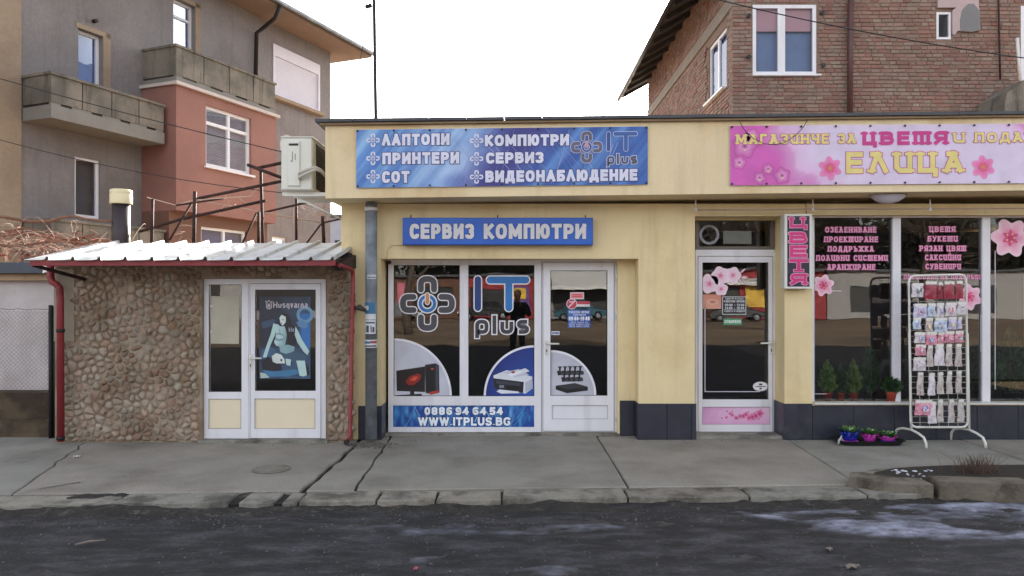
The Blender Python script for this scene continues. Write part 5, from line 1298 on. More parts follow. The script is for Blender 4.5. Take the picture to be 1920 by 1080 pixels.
# big shuttered window
o = L(lplate(MB(), R3[0]-.03, R3[1]+.03, R3[2]-.03, R3[3]+.03, -.02, .02, [(R3[0]+.05, R3[1]-.05, R3[2]+.05, R3[3]-.28)]), 'shuttered_window', SHUT)
n_ = 22
for i in range(n_):
    z0_ = R3[2]+.05+(R3[3]-.28-R3[2]-.05)*i/n_; z1_ = z0_+(R3[3]-.33-R3[2])/n_-.006
    L(MB().box(R3[0]+.051, R3[1]-.051, -.03, -.012, z0_, z1_), 'shutter_slat', SHUT, o)
L(MB().box(R3[0]-.1, R3[1]+.15, .0, .16, R3[2]-.12, R3[2]-.031), 'window_sill', CREAM)
# stains and dots; downpipe with swan neck
L(MB().tube([(fs(521, .9), .98, fz(12, fs(521, .9), .9)), (fs(516, .8), .8, fz(34, fs(516, .8), .8)), (fs(497, .4), .4, fz(50, fs(497, .4), .4)), (fs(482, .1), .09, fz(62, fs(482, .1), .1)), (fs(480, .1), .09, fz(145, fs(480, .1), .1))], .055, 10), 'downpipe', DARKM)
s_ = fs(175); L(MB().lathe([(.04, 0), (.04, .1)], (s_, .001, fz(40, s_)), 10, 'y'), 'vent_stub', DARKM)
# balconies
def balcony(s0, s1, dd, zb_, zt2, slab_h, npan, name='balcony'):
    p = L(MB().box(s0, s1, .001, dd, zb_, zb_+slab_h), name, SLABC)
    wdt = (s1-s0)/npan
    for i in range(npan):
        L(MB().box(s0+i*wdt+.012, s0+(i+1)*wdt-.012, dd-.09, dd-.01, zb_+slab_h+.05, zt2-.05), 'parapet_panel', OLDCON, p)
    for s_ in (s0+.01, s1-.09): L(MB().box(s_, s_+.08, .002, dd-.10, zb_+slab_h+.05, zt2-.05), 'parapet_panel', OLDCON, p)
    for i in range(npan+1): L(MB().box(max(s0+.02, s0+i*wdt-.2), min(s1-.02, s0+i*wdt+.2), dd-.085, dd-.02, zb_+slab_h, zb_+slab_h+.049), 'panel_block', SLABC, p)
    c_ = MB(); c_.box(s0-.02, s1+.02, dd-.13, dd+.02, zt2-.049, zt2); c_.box(s0-.02, s0+.11, .001, dd-.131, zt2-.049, zt2); c_.box(s1-.11, s1+.02, .001, dd-.131, zt2-.049, zt2)
    L(c_, 'coping', OLDCON, p)
    return p
balcony(6.9, 9.42, .8, 4.84, 5.68, .24, 4)
balcony(6.9, 9.42, .8, 2.05, 3.02, .2, 4)
BD = 1.0; bs0, bs1 = 3.62, 6.78; bz0, bz1 = 3.45, 6.12
balcony(3.62, 6.76, .98, bz1+.08, 7.0, .10, 4)
RB = wrect(386, 471, 196, 310, BD)
bay = L(lplate(MB(), bs0, bs1, bz0, bz1, BD-.2, BD, [RB]), 'bay', CORAL)
L(MB().box(bs0, bs1, .001, BD-.201, bz0, bz1), 'bay_body', CORAL)
L(MB().box(bs0-.06, bs1+.06, .001, BD+.08, bz1+.002, bz1+.07), 'cornice', mat('pale_cornice', S(196,184,180), .8), bay)
# bay window: real frame with blinds
o, hs_, y_ = lwin(RB, .06, 'bay_window', mull=(.47,), hbar=(.72,), y=BD, fw=.07, parent=bay) if False else lwin(RB, .06, 'bay_window', mull=(.47,), hbar=(.72,), y=BD, fw=.07)
b_ = MB()
for i in range(34):
    z_ = RB[2]+.06+i*(RB[3]-RB[2]-.1)/34; b_.box(RB[0]+.08, RB[1]-.08, BD-.115, BD-.11, z_, z_+.026)
L(b_, 'blind', BLIND, o)
L(MB().box(RB[0]-.08, RB[1]+.05, BD+.0, BD+.06, RB[2]-.05, RB[2]-.005), 'bay_sill', PVC)
# recessed lower storey of the bay
RL = wrect(377, 462, 424, 470, .8)
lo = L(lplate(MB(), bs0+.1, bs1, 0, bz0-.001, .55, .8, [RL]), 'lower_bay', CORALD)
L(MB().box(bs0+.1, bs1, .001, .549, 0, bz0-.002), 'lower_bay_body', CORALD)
o, _, _ = lwin(RL, .05, 'lower_window', mull=(.48,), y=.8); L(MB().box(RL[0]+.02, RL[1]-.02, .58, .6, RL[2], RL[3]), 'curtain', CURT_SKY, o)
dish = MB(); dish.lathe([(.02, 0), (.2, .05), (.33, .12), (.335, .125)], (2.4, .25, fz(278, 2.4)), 20, 'y'); L(dish, 'satellite_dish', mat('dish', S(176,160,160), .6))
# orange-grey building slice seen below the fascia, far away
fbld = thing('far_building', (-9.0, 36, 0), 'pale blue-grey building glimpsed between the apartment house and the yellow shop', 'building')
MB().box(-14, X(640, 36)+1.2, 36, 44, 0, Z(408, 36)).build('wall', mat('pale_bluegrey', S(160,164,178), .9, var=.15, vs=1), fbld)
MB().box(-14.2, X(640, 36)+1.3, 35.8, 44.2, Z(408, 36)+.001, Z(405, 36)+.05).build('roof', ROOFG, fbld)
for z_ in (1.2, 3.2): MB().box(X(628, 36), X(628, 36)+.8, 35.96, 35.99, z_, z_+1.2).build('window', BLACK, fbld)

# ================================================================ BRICK HOUSE (right)
YBK = 15.0; BX0 = 4.48; BX1 = 13.0; BY1 = 24.4; BH = 8.9
H2 = thing('brick_house', (8, YBK, 0), 'unplastered red brick house with dark eaves behind the flower shop', 'house')
bx = lambda px: X(px, YBK); bz = lambda py: Z(py, YBK)
FWN = (bx(1412), bx(1532), bz(140), bz(7)); SWN = (bx(1757), bx(1784), bz(73), bz(22)); RWN = (bx(1916), bx(1990), bz(155), bz(10))
yb_ = YBK+.03
MB().plate(BX0, BX1, 0, BH+.6, yb_, yb_+.25, [FWN, SWN, RWN]).build('front_wall', BMORT, H2)
# side wall facing left with one window
SWs = (15.55, 16.95, 6.02, 7.3)
t = MB().plate(yb_+.251, BY1, 0, BH, BX0+.03, BX0+.28, [SWs]); q = MB(); q.add([(b, a, c_) for a, b, c_ in t.v], [f[::-1] for f in t.f]); q.build('side_wall', BMORT, H2)
MB().box(BX0+.29, BX1, 24.2, BY1, 0, BH).build('rear_wall', BMORT, H2)
MB().box(BX1-.2, BX1, yb_+.26, 24.19, 0, BH+2).build('far_side_wall', BMORT, H2)
MB().box(BX0+.3, BX1-.21, 18, 18.1, 0, BH).build('inner_wall', INT, H2)
MB().box(BX0-.015, BX0+.029, yb_-.02, BY1, 7.5, 7.78).build('concrete_beam', mat('ring_beam', S(136,126,116), .9, var=.15, vs=3, bump=.01), H2)
MB().box(BX0-.012, BX0+.029, yb_+.3, BY1, 5.0, 5.35).build('concrete_beam', MATS['ring_beam'], H2)
# bricks as individual pieces
bm_ = []
for k in range(4):
    mb = MB().bbox(-.5, .5, -.5, .5, -.5, .5, .03+.02*k); mb.v = [(a+.02*noise.noise(Vector((a*3+k, c_*3, b))), b, c_+.04*noise.noise(Vector((a*3, c_*3+k*5, b)))) for a, b, c_ in mb.v]
    me = mesh_from('brick', mb.v, mb.f); me.materials.append(BRICK); bm_.append((me, mb))
random.seed(31); nb = 0; rest = MB(); course = .0785
j = 0; z_ = bz(222)
cand = []
def blocked(x0, x1, z0, z1):
    for R in (FWN, SWN, RWN):
        e = .02
        if x1 > R[0]-e and x0 < R[1]+e and z1 > R[2]-e and z0 < R[3]+e: return True
    return False
PCH = (bx(1757), bx(1836))
while z_ < BH+.5:
    x_ = BX0+(0 if j % 2 else -.0); first = True
    dy = random.uniform(-.006, .006)
    while x_ < BX1-.1:
        ln = random.choice([.24, .12, .12, .17, .2, .12, .24]) if not first else (.24 if j % 2 else .12)
        first = False; x2 = min(x_+ln, BX1)
        a, b, c_, d_ = x_, x2, z_+random.uniform(-.003, .003)+.006*math.sin(x_*1.7+j*.2), .058+random.uniform(-.006, .004)
        for R in (FWN, SWN, RWN):
            if b > R[0]-.02 and a < R[1]+.02 and c_+d_ > R[2]-.03 and c_ < R[3]+.1:
                if a < R[0]-.06: b = min(b, R[0]-.03)
                elif b > R[1]+.06: a = max(a, R[1]+.03)
        if b-a > .04 and not blocked(a, b, c_, c_+d_) and not (PCH[0] < (a+b)/2 < PCH[1] and c_ > bz(62)) : cand.append((a, b, c_, d_))
        x_ = x2+.017+random.uniform(-.006, .006)
    z_ += course; j += 1
cand.sort(key=lambda t: (0 if (t[0] < bx(1930) and t[2] < bz(-5)) else 1, -((t[1]-t[0] > .15)), abs(t[2]-6.3)))
for i, (a, b, c_, d_) in enumerate(cand):
    yy0 = random.uniform(-.012, .008)
    if i < 300:
        o = bpy.data.objects.new('brick', bm_[i % 4][0]); o.parent = H2; COL.objects.link(o)
        o.location = Vector(((a+b)/2, YBK+.05+yy0*.6, c_+d_/2))-Vector((8, YBK, 0)); o.scale = (b-a, .07, d_)
        o.rotation_euler = (random.gauss(0, .01), random.gauss(0, .008), random.gauss(0, .02)); ORG[o] = ORG[H2]
    else:
        src = bm_[i % 4][1]; rest.add([((a+b)/2+u*(b-a), YBK+.05+yy0*.6+v*.07, c_+d_/2+w__*d_) for u, v, w__ in src.v], src.f)
rest.build('small_bricks', BRICK, H2, kind='stuff')
side = MB(); z_ = 5.0; j = 0
while z_ < BH-.05:
    y_ = yb_+.02 if j % 2 else yb_-.0+.13
    if not (7.43 < z_ < 7.79) and not (4.93 < z_ < 5.36):
        while y_ < BY1-.1:
            ln = random.choice([.25, .25, .12]); y2 = min(y_+ln, BY1)
            if not (y2 > SWs[0]-.08 and y_ < SWs[1]+.08 and z_+.07 > SWs[2] and z_ < SWs[3]+.1):
                e = random.uniform(-.01, .008); side.bbox(0, 1, 0, 1, 0, 1, .02)
                b0 = len(side.v)-12; src = side.v[b0:]; side.v = side.v[:b0]+[(BX0+e+v*.06, y_+(1-u)*(y2-y_), z_+w__*.060) for u, v, w__ in src]
            y_ = y2+.015
    z_ += course; j += 1
side.build('side_bricks', BRICK, H2, kind='stuff')
# windows
def bwin(R, Y_, mull=(), name='window', fw=.075, parent=H2):
    x0, x1, z0, z1 = R; xs = [x0+fw]+[v for m_ in mull for v in (x0+(x1-x0)*m_-fw, x0+(x1-x0)*m_+fw)]+[x1-fw]
    hs = [(xs[i], xs[i+1], z0+fw, z1-fw) for i in range(0, len(xs), 2)]
    o = MB().plate(x0, x1, z0, z1, Y_, Y_+.06, hs).build(name, PVC, parent)
    MB().quad((x0+.01, Y_+.03, z0+.01), (x1-.01, Y_+.03, z0+.01), (x1-.01, Y_+.03, z1-.01), (x0+.01, Y_+.03, z1-.01)).build('glass_pane', GLU, o)
    return o
o = bwin(FWN, YBK+.04, (.455,)); zz_ = bz(55)
ROSEC_o = MB().box(FWN[0]+.08, FWN[1]-.08, YBK+.12, YBK+.13, zz_, FWN[3]-.03).build('rose_blind', ROSEC, o)
MB().box(FWN[0]+.04, FWN[1]-.04, YBK+.20, YBK+.21, FWN[2]+.02, FWN[3]-.03).build('curtain', mat('blue_grey_curtain', S(120,134,166), .9), o)
MB().box(FWN[0]-.02, FWN[1]+.06, YBK-.07, YBK+.039, FWN[2]-.035, FWN[2]-.003).build('window_sill', PVC, H2)
o = bwin(SWN, YBK+.02, (), 'small_window', .045)
MB().box(bx(1757), bx(1791), YBK-.03, YBK+.02, bz(15), bz(-40)).build('plaster_patch', PLAST, H2)
def blob(pts, y0_, y1_, name, m):
    MB().prism(pts[::-1], 'y', y0_, y1_).build(name, m, H2)
blob([(bx(a), bz(b)) for a, b in ((1791, -40), (1836, -40), (1834, 10), (1837, 30), (1832, 55), (1812, 60), (1795, 58), (1789, 66), (1785, 64), (1785, 20), (1791, 15.5))], YBK-.02, YBK+.02, 'plaster_patch', PLAST)
blob([(bx(a), bz(b)) for a, b in ((1800, 58), (1799, 40), (1803, 20), (1814, 8), (1824, 8), (1836, 22), (1837, 57), (1820, 61))], YBK-.03, YBK-.021, 'mortar_patch', PLASTG)
MB().tube([(bx(1590), YBK-.09, bz(225)), (bx(1591), YBK-.09, bz(-40))], .055, 12).build('downpipe', mat('brown_pipe', S(84,54,52), .5, var=.15), H2)
MB().tube([(bx(1873), YBK-.04, bz(150)), (bx(1869), YBK-.04, bz(-30))], .018, 6).build('conduit', RUST, H2)
o = bwin((RWN[0], RWN[1], RWN[2], RWN[3]), YBK+.03, (.5,), 'balcony_door')
bpts = [(1877, 222), (1878, 196), (1882, 176), (1900, 164), (1912, 153), (1925, 150), (2000, 148), (2000, 222)]
MB().prism([(X(a, 14.2), Z(b, 14.2)) for a, b in bpts][::-1], 'y', 14.1, YBK-.04).build('balcony', OLDCON, H2)
MB().tube([(X(1906, 14.1), 14.08, Z(72, 14.1)), (X(1911, 14.1), 14.08, Z(152, 14.1))], .03, 6).build('balcony_post', WHITE_M, H2)
for a, b in ((1404, 30), (1404, 107), (1541, 25), (1543, 123)): MB().lathe([(.045, 0), (.045, -.03)], (bx(a), YBK-.01, bz(b)), 8, 'y').build('wall_hole', BLACK, H2)
# side window
y0_, y1_, z0_, z1_ = SWs
t = MB().plate(y0_, y1_, z0_, z1_, BX0+.06, BX0+.12, [(y0_+.07, (y0_+y1_)/2-.05, z0_+.07, z1_-.07), ((y0_+y1_)/2+.05, y1_-.07, z0_+.07, z1_-.07)])
q = MB(); q.add([(b, a, c_) for a, b, c_ in t.v], [f[::-1] for f in t.f]); o = q.build('side_window', PVC, H2)
MB().quad((BX0+.09, y1_-.01, z0_+.01), (BX0+.09, y0_+.01, z0_+.01), (BX0+.09, y0_+.01, z1_-.01), (BX0+.09, y1_-.01, z1_-.01)).build('glass_pane', GLU, o)
MB().box(BX0+.15, BX0+.16, y0_, y1_, z0_, z1_).build('curtain', CURT_SKY, o)
MB().box(BX0-.08, BX0+.055, y0_-.05, y1_+.1, z0_-.04, z0_-.004).build('window_sill', PVC, H2)
# roof with open eaves
for nm, off, m in (('roof_boards', 0, mat('dark_eave_board', S(58,52,52), .9, var=.3, vs=5, bump=.01)), ('roof', .07, ROOFG)):
    MB().prism([(3.68, 8.35+off), (9, 11.3+off), (13.8, 8.6+off), (13.8, 8.66+off), (9, 11.36+off), (3.68, 8.41+off)], 'y', 14.5, 25.2).build(nm, m, H2)
for i in range(12):
    y_ = 15.2+i*.85; MB().prism([(3.72, 8.25), (4.6, 8.74), (4.6, 8.84), (3.72, 8.36)], 'y', y_, y_+.08).build('rafter', MATS['dark_eave_board'], H2)
MB().tube([(3.62, 14.5, 8.32), (3.62, 25.2, 8.32)], .06, 8).build('gutter', DARKM, H2)
MB().prism([(BX0+.03, BH), (BX1-.2, BH), (9, 11.25)], 'y', yb_+.01, yb_+.2).build('gable', BMORT, H2)

# ================================================================ CABLES AND MAST
def sag(p, q, s_, n=16): return [tuple(Vector(p).lerp(Vector(q), i/n)-Vector((0, 0, s_*4*(i/n)*(1-i/n)))) for i in range(n+1)]
def cable(p, q, s_, r_, label): MB().tube(sag(p, q, s_), r_, 5, False).build('overhead_cable', CABLE, label=label, cat='cable')
cable((X(-60, 9.6), 9.6, Z(130, 9.6)), (X(530, 9.2), 9.2, Z(285, 9.2)), .03, .006, 'upper overhead cable crossing in front of the grey apartment house balconies')
cable((X(-60, 9.6), 9.6, Z(245, 9.6)), (X(535, 9.2), 9.2, Z(362, 9.2)), .10, .005, 'lower overhead cable crossing in front of the coral bay')
cable((X(1340, 12), 12, Z(-2, 12)), (X(1960, 12), 12, Z(114, 12)), .08, .010, 'dark overhead cable crossing in front of the brick house')
cable((X(692, 12), 12, Z(20, 12)), (X(652, 11.8), 11.8, Z(245, 11.8)), .0, .005, 'thin slack wire hanging beside the mast against the sky')
ms = thing('mast', (X(706, 12), 12, 3.4), 'thin dark metal mast rising behind the yellow shop roof', 'mast')
MB().tube([(X(707.5, 12), 12, 2.8), (X(701, 12), 12, Z(-40, 12))], [.03, .028], 10).build('pole', DARKM, ms)
for dx in (-8, -14): MB().lathe([(.025, -.03), (.035, 0), (.025, .03)], (X(702+dx, 12), 12, Z(8-dx*.3, 12)), 8).build('insulator', DARKM, ms)
MB().tube([(X(702, 12), 12, Z(10, 12)), (X(690, 12), 12, Z(16, 12)), (X(684, 12), 12, Z(4, 12)), (X(690, 12), 12, Z(-8, 12))], .008, 5).build('bracket', DARKM, ms)

# ================================================================ DISPLAY RACK
YK = 7.93
rk = thing('display_rack', (X(1758, YK), YK, 0), 'white wire display rack on two bent feet standing before the flower shop window', 'rack')
x0, x1, z0, z1 = X(1704, YK), X(1811, YK), Z(801, YK), Z(517, YK)
loop = rnd_poly([(x0, z0), (x0, z1), (x1, z1), (x1, z0)], .07, True)
MB().tube([(a+(b-z0)*-.012+.02, YK, b+(.012 if a > (x0+x1)/2 and b > 1 else 0)) for a, b in loop+loop[:1]], .0125, 8, False).build('panel_frame', WHITE_M, rk)
mb = MB(); nh = 26
for i in range(nh):
    z_ = z0+.05+i*(z1-z0-.08)/(nh-1); sh = (z_-z0)*-.012+.02; mb.tube([(x0+sh, YK-.002, z_), (x1+sh, YK-.002, z_)], .0024, 4, False)
for i in range(1, 6):
    xx = x0+(x1-x0)*i/6; mb.tube([(xx+.02, YK+.003, z0), (xx-(z1-z0)*.012+.02, YK+.003, z1)], .0024, 4, False)
mb.build('wire_grid', WHITE_M, rk)
for px, s_ in ((1706.5, 'l'), (1815, 'r')):
    xx = X(px, YK); zt2 = Z(622 if s_ == 'l' else 625, YK)
    MB().tube([(xx+.012, YK, .165), (xx-.008, YK, zt2)], .0135, 8).build('upright', WHITE_M, rk)
    pts = [(xx-.03, YK+.26, .0), (xx-.03, YK+.25, .08), (xx-.025, YK+.21, .125), (xx-.01, YK+.12, .15), (xx+.012, YK, .155), (xx+.03, YK-.1, .135), (xx+.045, YK-.18, .105), (xx+.05, YK-.215, .05), (xx+.05, YK-.22, .0)]
    MB().tube(pts, .0135, 8).build('bent_foot', WHITE_M, rk)
pcolors = {'w': (S(214,208,214), S(176,150,170)), 'r': (S(150,26,56), S(110,14,40)), 'p': (S(214,150,170), S(190,90,120)), 'l': (S(200,196,220), S(150,150,200)), 'g': (S(190,182,178), S(150,120,120)), 'b': (S(196,208,226), S(90,130,190))}
def packmat(nm, a, b):
    return mat(nm, a, .3, var=.15, vs=25, bump=.006, bs=40, col2=b, c2s=28, c2t=.58, spec=.8)
PM = {k: packmat('packet_'+n, *pcolors[k]) for k, n in (('w', 'white'), ('r', 'red'), ('p', 'pink'), ('l', 'lilac'), ('g', 'grey'), ('b', 'blue'))}
LBL = [mat('label_'+n, c_, .5, col2=S(226,220,222), c2s=60, c2t=.5) for n, c_ in (('blue', S(70,90,180)), ('rose', S(200,80,110)), ('ochre', S(206,160,70)), ('plum', S(130,70,120)), ('ink', S(60,60,80)))]
CARD = mat('header_card', S(216,212,206), .6)
rows = [
 [(148,95,215,172,'w'), (222,85,290,184,'r'), (292,90,324,180,'r'), (328,85,388,182,'r'), (392,82,441,180,'r')],
 [(158,210,235,290,'l'), (238,208,283,280,'b'), (288,205,330,282,'w'), (338,203,402,277,'w'), (404,198,456,270,'w')],
 [(155,290,201,352,'b'), (226,290,266,364,'g'), (275,288,349,366,'b'), (355,284,401,353,'l'), (404,285,432,350,'l')],
 [(165,370,226,430,'w'), (228,368,291,440,'p'), (294,370,331,432,'p'), (334,365,388,428,'p'), (391,364,439,426,'p')],
 [(168,440,229,500,'p'), (232,445,270,562,'g'), (275,436,335,557,'w'), (338,437,379,560,'g'), (392,436,432,562,'g')],
 [(158,512,229,585,'w')],
 [(176,596,218,724,'g'), (240,600,283,724,'w'), (290,596,330,717,'g'), (342,590,378,716,'g'), (395,588,432,710,'g')],
 [(166,752,266,836,'p'), (238,760,289,882,'w'), (291,748,328,873,'g'), (352,748,390,876,'g'), (404,748,446,873,'g')]]
cname = {'w': 'white', 'r': 'dark red', 'p': 'pink', 'l': 'lilac and white', 'g': 'greyish', 'b': 'white and blue'}
rown = ['top row', 'second row', 'third row', 'fourth row', 'fifth row', 'short sixth row', 'last but one row', 'bottom row']
ordn = ['leftmost', 'second from left', 'middle', 'fourth from left', 'rightmost']
random.seed(17)
for ri, row in enumerate(rows):
    for ci, (a, b, c_, d_, k) in enumerate(row):
        Yp = YK-.05-.008*(ci % 2)-(.015 if ri == 7 and ci == 0 else 0)
        xa, xb, zt_, zb = X(1660+a/3, Yp), X(1660+c_/3, Yp), Z(500+b/3, Yp), Z(500+d_/3, Yp)
        tall = (d_-b) > 1.9*(c_-a)
        who = 'packet, alone' if len(row) == 1 else 'packet, '+ordn[ci]
        t_ = thing('hanging_packet', ((xa+xb)/2, Yp, zb), f"{'narrow' if tall else 'wide'} {cname[k]} {who} in the {rown[ri]} of the rack", 'packet', 'packets hanging on the white rack')
        # puffed bag, narrower under its card
        nx_, nz_ = 6, 8; vs = []; ph = random.random()*6
        for j_ in range(nz_+1):
            v = j_/nz_; wd = (.62+.38*v**.6) if tall else (.93+.07*v)
            for i_ in range(nx_+1):
                u = i_/nx_*2-1
                puff = .016*(1-u*u)*math.sin(math.pi*min(1, v*.85+.12))*(1+.4*math.sin(u*5+v*6+ph))
                vs.append(((xa+xb)/2+u*(xb-xa)/2*wd+.004*math.sin(v*9+ph), Yp-puff+.005*noise.noise(Vector((u*3, v*4, ph))), zt_-(zt_-zb)*v))
        fs_ = [(j_*(nx_+1)+i_, (j_+1)*(nx_+1)+i_, (j_+1)*(nx_+1)+i_+1, j_*(nx_+1)+i_+1) for j_ in range(nz_) for i_ in range(nx_)]
        m_ = len(vs); vs += [(x_, 2*(Yp+.004)-y_, z_) for x_, y_, z_ in vs]; fs_ += [tuple(m_+q for q in f[::-1]) for f in fs_]
        MB().add(vs, fs_, True).build('bag', PM[k], t_)
        xm, hw = (xa+xb)/2, (xb-xa)/2*(.66 if tall else .9)
        if not tall and k != 'r':
            q = random.uniform(-.2, .2)*hw; lw_ = hw*random.uniform(.3, .5); zl_ = zt_-(zt_-zb)*random.uniform(.5, .62); lh_ = (zt_-zb)*random.uniform(.14, .2)
            MB().box(xm+q-lw_, xm+q+lw_, Yp-.0235, Yp-.0225, zl_-lh_, zl_+lh_).build('print_label', random.choice(LBL), t_)
        MB().box(xm-hw, xm+hw, Yp-.012, Yp-.004, zt_-.028, zt_+.004).build('header_card', CARD, t_)
        MB().tube([(xm, YK, zt_+.012), (xm, Yp-.02, zt_+.006), (xm, Yp-.028, zt_+.014)], .0022, 4).build('hook', WHITE_M, t_)

# ================================================================ PLANTS
def leafball(mb, c_, rx, rz, n, sz_, cone=False):
    for i in range(n):
        v = random.random()
        if cone: z_ = c_[2]+rz*v; R = rx*max(.04, 1-v**1.6)**.8*(.45+.55*min(1, v*4)); a = random.random()*6.28; q = R*random.uniform(.5, 1.08)*(1+.25*math.sin(a*3+v*20)); x_, y_ = c_[0]+q*math.cos(a), c_[1]+q*math.sin(a)
        else:
            d_ = Vector((random.gauss(0, 1), random.gauss(0, 1), random.gauss(0, 1))).normalized()*random.uniform(.5, 1.05); x_, y_, z_ = c_[0]+d_.x*rx, c_[1]+d_.y*rx, c_[2]+d_.z*rz
        o_ = Vector((x_-c_[0], y_-c_[1], rz*.35)).normalized(); s_ = Vector((random.gauss(0, 1), random.gauss(0, 1), random.gauss(0, .5))).normalized()
        p = Vector((x_, y_, z_)); mb.add([p-s_*sz_*.35, p+s_*sz_*.35, p+o_*sz_*1.3], [(0, 1, 2)])
def potted(px, pyb, Y_, wpx, hpx, leafh, name, label, cone=True, pm=POT, lm=LEAF, wide=1.5, group=None, n=1100):
    xx = X(px, Y_); zb = Z(pyb, Y_); r_ = wpx/2*Y_/F; hh = hpx*Y_/F; lh = leafh*Y_/F
    t_ = thing(name, (xx, Y_, zb), label, 'potted plant', group)
    MB().lathe([(r_*.72, 0), (r_*.95, hh*.8), (r_*1.04, hh*.82), (r_*1.04, hh), (r_*.9, hh), (r_*.88, hh*.9)], (xx, Y_, zb), 18).build('pot', pm, t_)
    mb = MB(); leafball(mb, (xx, Y_, zb+hh*.9+(0 if cone else lh*.4)), r_*wide, lh if cone else lh*.5, n, .035 if cone else .04, cone); mb.build('foliage', lm, t_)
    MB().tube([(xx, Y_, zb+hh*.5), (xx, Y_, zb+hh+lh*.6)], .006, 5).build('stem', WOODY, t_)
YP = YFL+.15
BPOT = mat('black_pot', S(22,24,34), .5)
MB().box(w(1500), w(2200), YFL+.075, YFL+.4, h(757)-.06, h(757)-.012).build('display_shelf', INTF, shop)
zsh = 760
potted(1551, 753, YP, 18, 18, 56, 'small_conifer', 'small pale green conifer in a red pot, leftmost in the display window', wide=1.7)
potted(1576, 753, YP, 16, 17, 50, 'small_conifer', 'small dark green conifer in a red pot, second from left in the window', lm=LEAFD, wide=1.6)
potted(1600, 753, YP, 17, 17, 60, 'small_conifer', 'small olive conifer in a red pot, third from left in the window', wide=1.5)
potted(1629, 756, YP+.05, 24, 20, 92, 'tall_conifer', 'tall dark conifer in a black pot behind the first window pane', pm=BPOT, lm=LEAFD, wide=1.6, n=900)
potted(1671, 755, YFL-.10+.14, 20, 21, 30, 'small_bush', 'leafy dark green bush in a big red pot by the window post', cone=False, lm=LEAFD, wide=1.5)
potted(1842, 756, YP+.05, 30, 24, 90, 'window_shrub', 'dark shrub in a black pot behind the flower sticker right of the rack', cone=False, pm=BPOT, lm=LEAFD, wide=2., n=1200)
potted(1895, 756, YP+.08, 34, 24, 120, 'window_shrub', 'tall dark shrub in a black pot behind the rightmost visible window pane', pm=BPOT, lm=LEAFD, wide=1.7, n=1200)
# tray of wrapped spring flowers on the pavement
tx, ty = X(1629, 7.95), 7.98
tr_ = thing('plant_tray', (tx, ty, 0), 'black plastic tray on the pavement holding three wrapped flower pots', 'tray')
mb = MB(); hx, hy = .335, .16
ring = lambda k, z_: [(tx+a*hx*k, ty+b*hy*k, z_) for a, b in ((-1, -.8), (-.9, -1), (.9, -1), (1, -.8), (1, .8), (.9, 1), (-.9, 1), (-1, .8))]
vs = ring(.88, .004)+ring(1, .05)+ring(1.04, .052)+ring(1.03, .045)+ring(.96, .048)+ring(.85, .012)
mb.add(vs, [(i*8+k, i*8+(k+1) % 8, (i+1)*8+(k+1) % 8, (i+1)*8+k) for i in range(5) for k in range(8)]+[tuple(range(40, 48)), tuple(range(7, -1, -1))]); mb.build('tray_shell', BLACK, tr_)
mb = MB()
for sx_ in (-.33, -.1, .1, .33): mb.box(tx+hx*sx_*2-.004, tx+hx*sx_*2+.004, ty-hy*.85, ty+hy*.85, .012, .035)
mb.build('tray_ribs', BLACK, tr_)
FOILB = mat('blue_foil', S(20,44,150), .3, bump=.006, bs=30); FOILP = mat('magenta_foil', S(196,60,170), .35, bump=.006, bs=30); LEAFG = mat('fresh_leaf', S(64,108,44), .5, rnd=.35)
PETW = mat('pale_petal', S(214,220,200), .6)
def wrapped(px, wv, foil, low, label, z0_, hh):
    Y_ = 7.97; xx = X(px, Y_); t_ = thing('wrapped_flower_pot', (xx, Y_, z0_), label, 'flower pot')
    n_ = 26; vs = []
    for k, (r_, z_) in enumerate(((.6, 0), (.8, .5), (1.05, 1.0), (.95, .8))):
        for i_ in range(n_):
            a = 2*math.pi*i_/n_; rr_ = wv*r_*(1+(.08 if k == 2 else .02)*math.sin(a*6+k)); vs.append((xx+rr_*math.cos(a), Y_+rr_*.85*math.sin(a), z0_+hh*z_+(.012*math.sin(a*5) if k == 2 else 0)))
    MB().add(vs, [(i*n_+k, i*n_+(k+1) % n_, (i+1)*n_+(k+1) % n_, (i+1)*n_+k) for i in range(3) for k in range(n_)]+[tuple(range(n_-1, -1, -1))], True).build('foil_wrap', foil, t_)
    if low: MB().lathe([(wv*.62, 0), (wv*.86, .022), (wv*.8, .024)], (xx, Y_-.012, z0_-.004), 20).build('foil_rim', low, t_)
    MB().lathe([(wv*.9, 0), (.001, .01)], (xx, Y_, z0_+hh*.75), 14).build('potting_soil', SOIL, t_)
    mb = MB()
    for i_ in range(60):
        a = random.random()*6.28; r_ = random.uniform(.2, 1.0)*wv; l_ = random.uniform(.05, .10)
        p = Vector((xx+r_*.6*math.cos(a), Y_+r_*.6*math.sin(a), z0_+hh*.8)); d_ = Vector((math.cos(a)*.7, math.sin(a)*.7, random.uniform(.3, 1.3))).normalized(); s_ = d_.cross(Vector((0, 0, 1))).normalized()*.02
        mb.add([p, p+d_*l_*.6+s_, p+d_*l_+Vector((0, 0, -.006)), p+d_*l_*.6-s_], [(0, 1, 2, 3)])
    mb.build('leaves', LEAFG, t_)
    mb = MB()
    for i_ in range(3):
        q = (xx+random.uniform(-.4, .4)*wv, Y_-wv*.3, z0_+hh*.8+random.uniform(.035, .06)); mb.lathe([(.001, 0), (.012, .006), (.004, .012)], q, 7)
    mb.build('buds', PETW, t_)
wrapped(1593, .10, FOILB, FOILP, 'flower pot wrapped in shiny blue foil, left one in the black tray', .016, .125)
wrapped(1630, .084, FOILP, None, 'flower pot wrapped in magenta foil, middle one in the black tray', .016, .095)
wrapped(1664, .095, FOILP, FOILB, 'flower pot in low magenta and dark blue foil, right one in the tray', .016, .07)
mb = MB(); cxr, cyr = X(1572, 7.9), 7.9
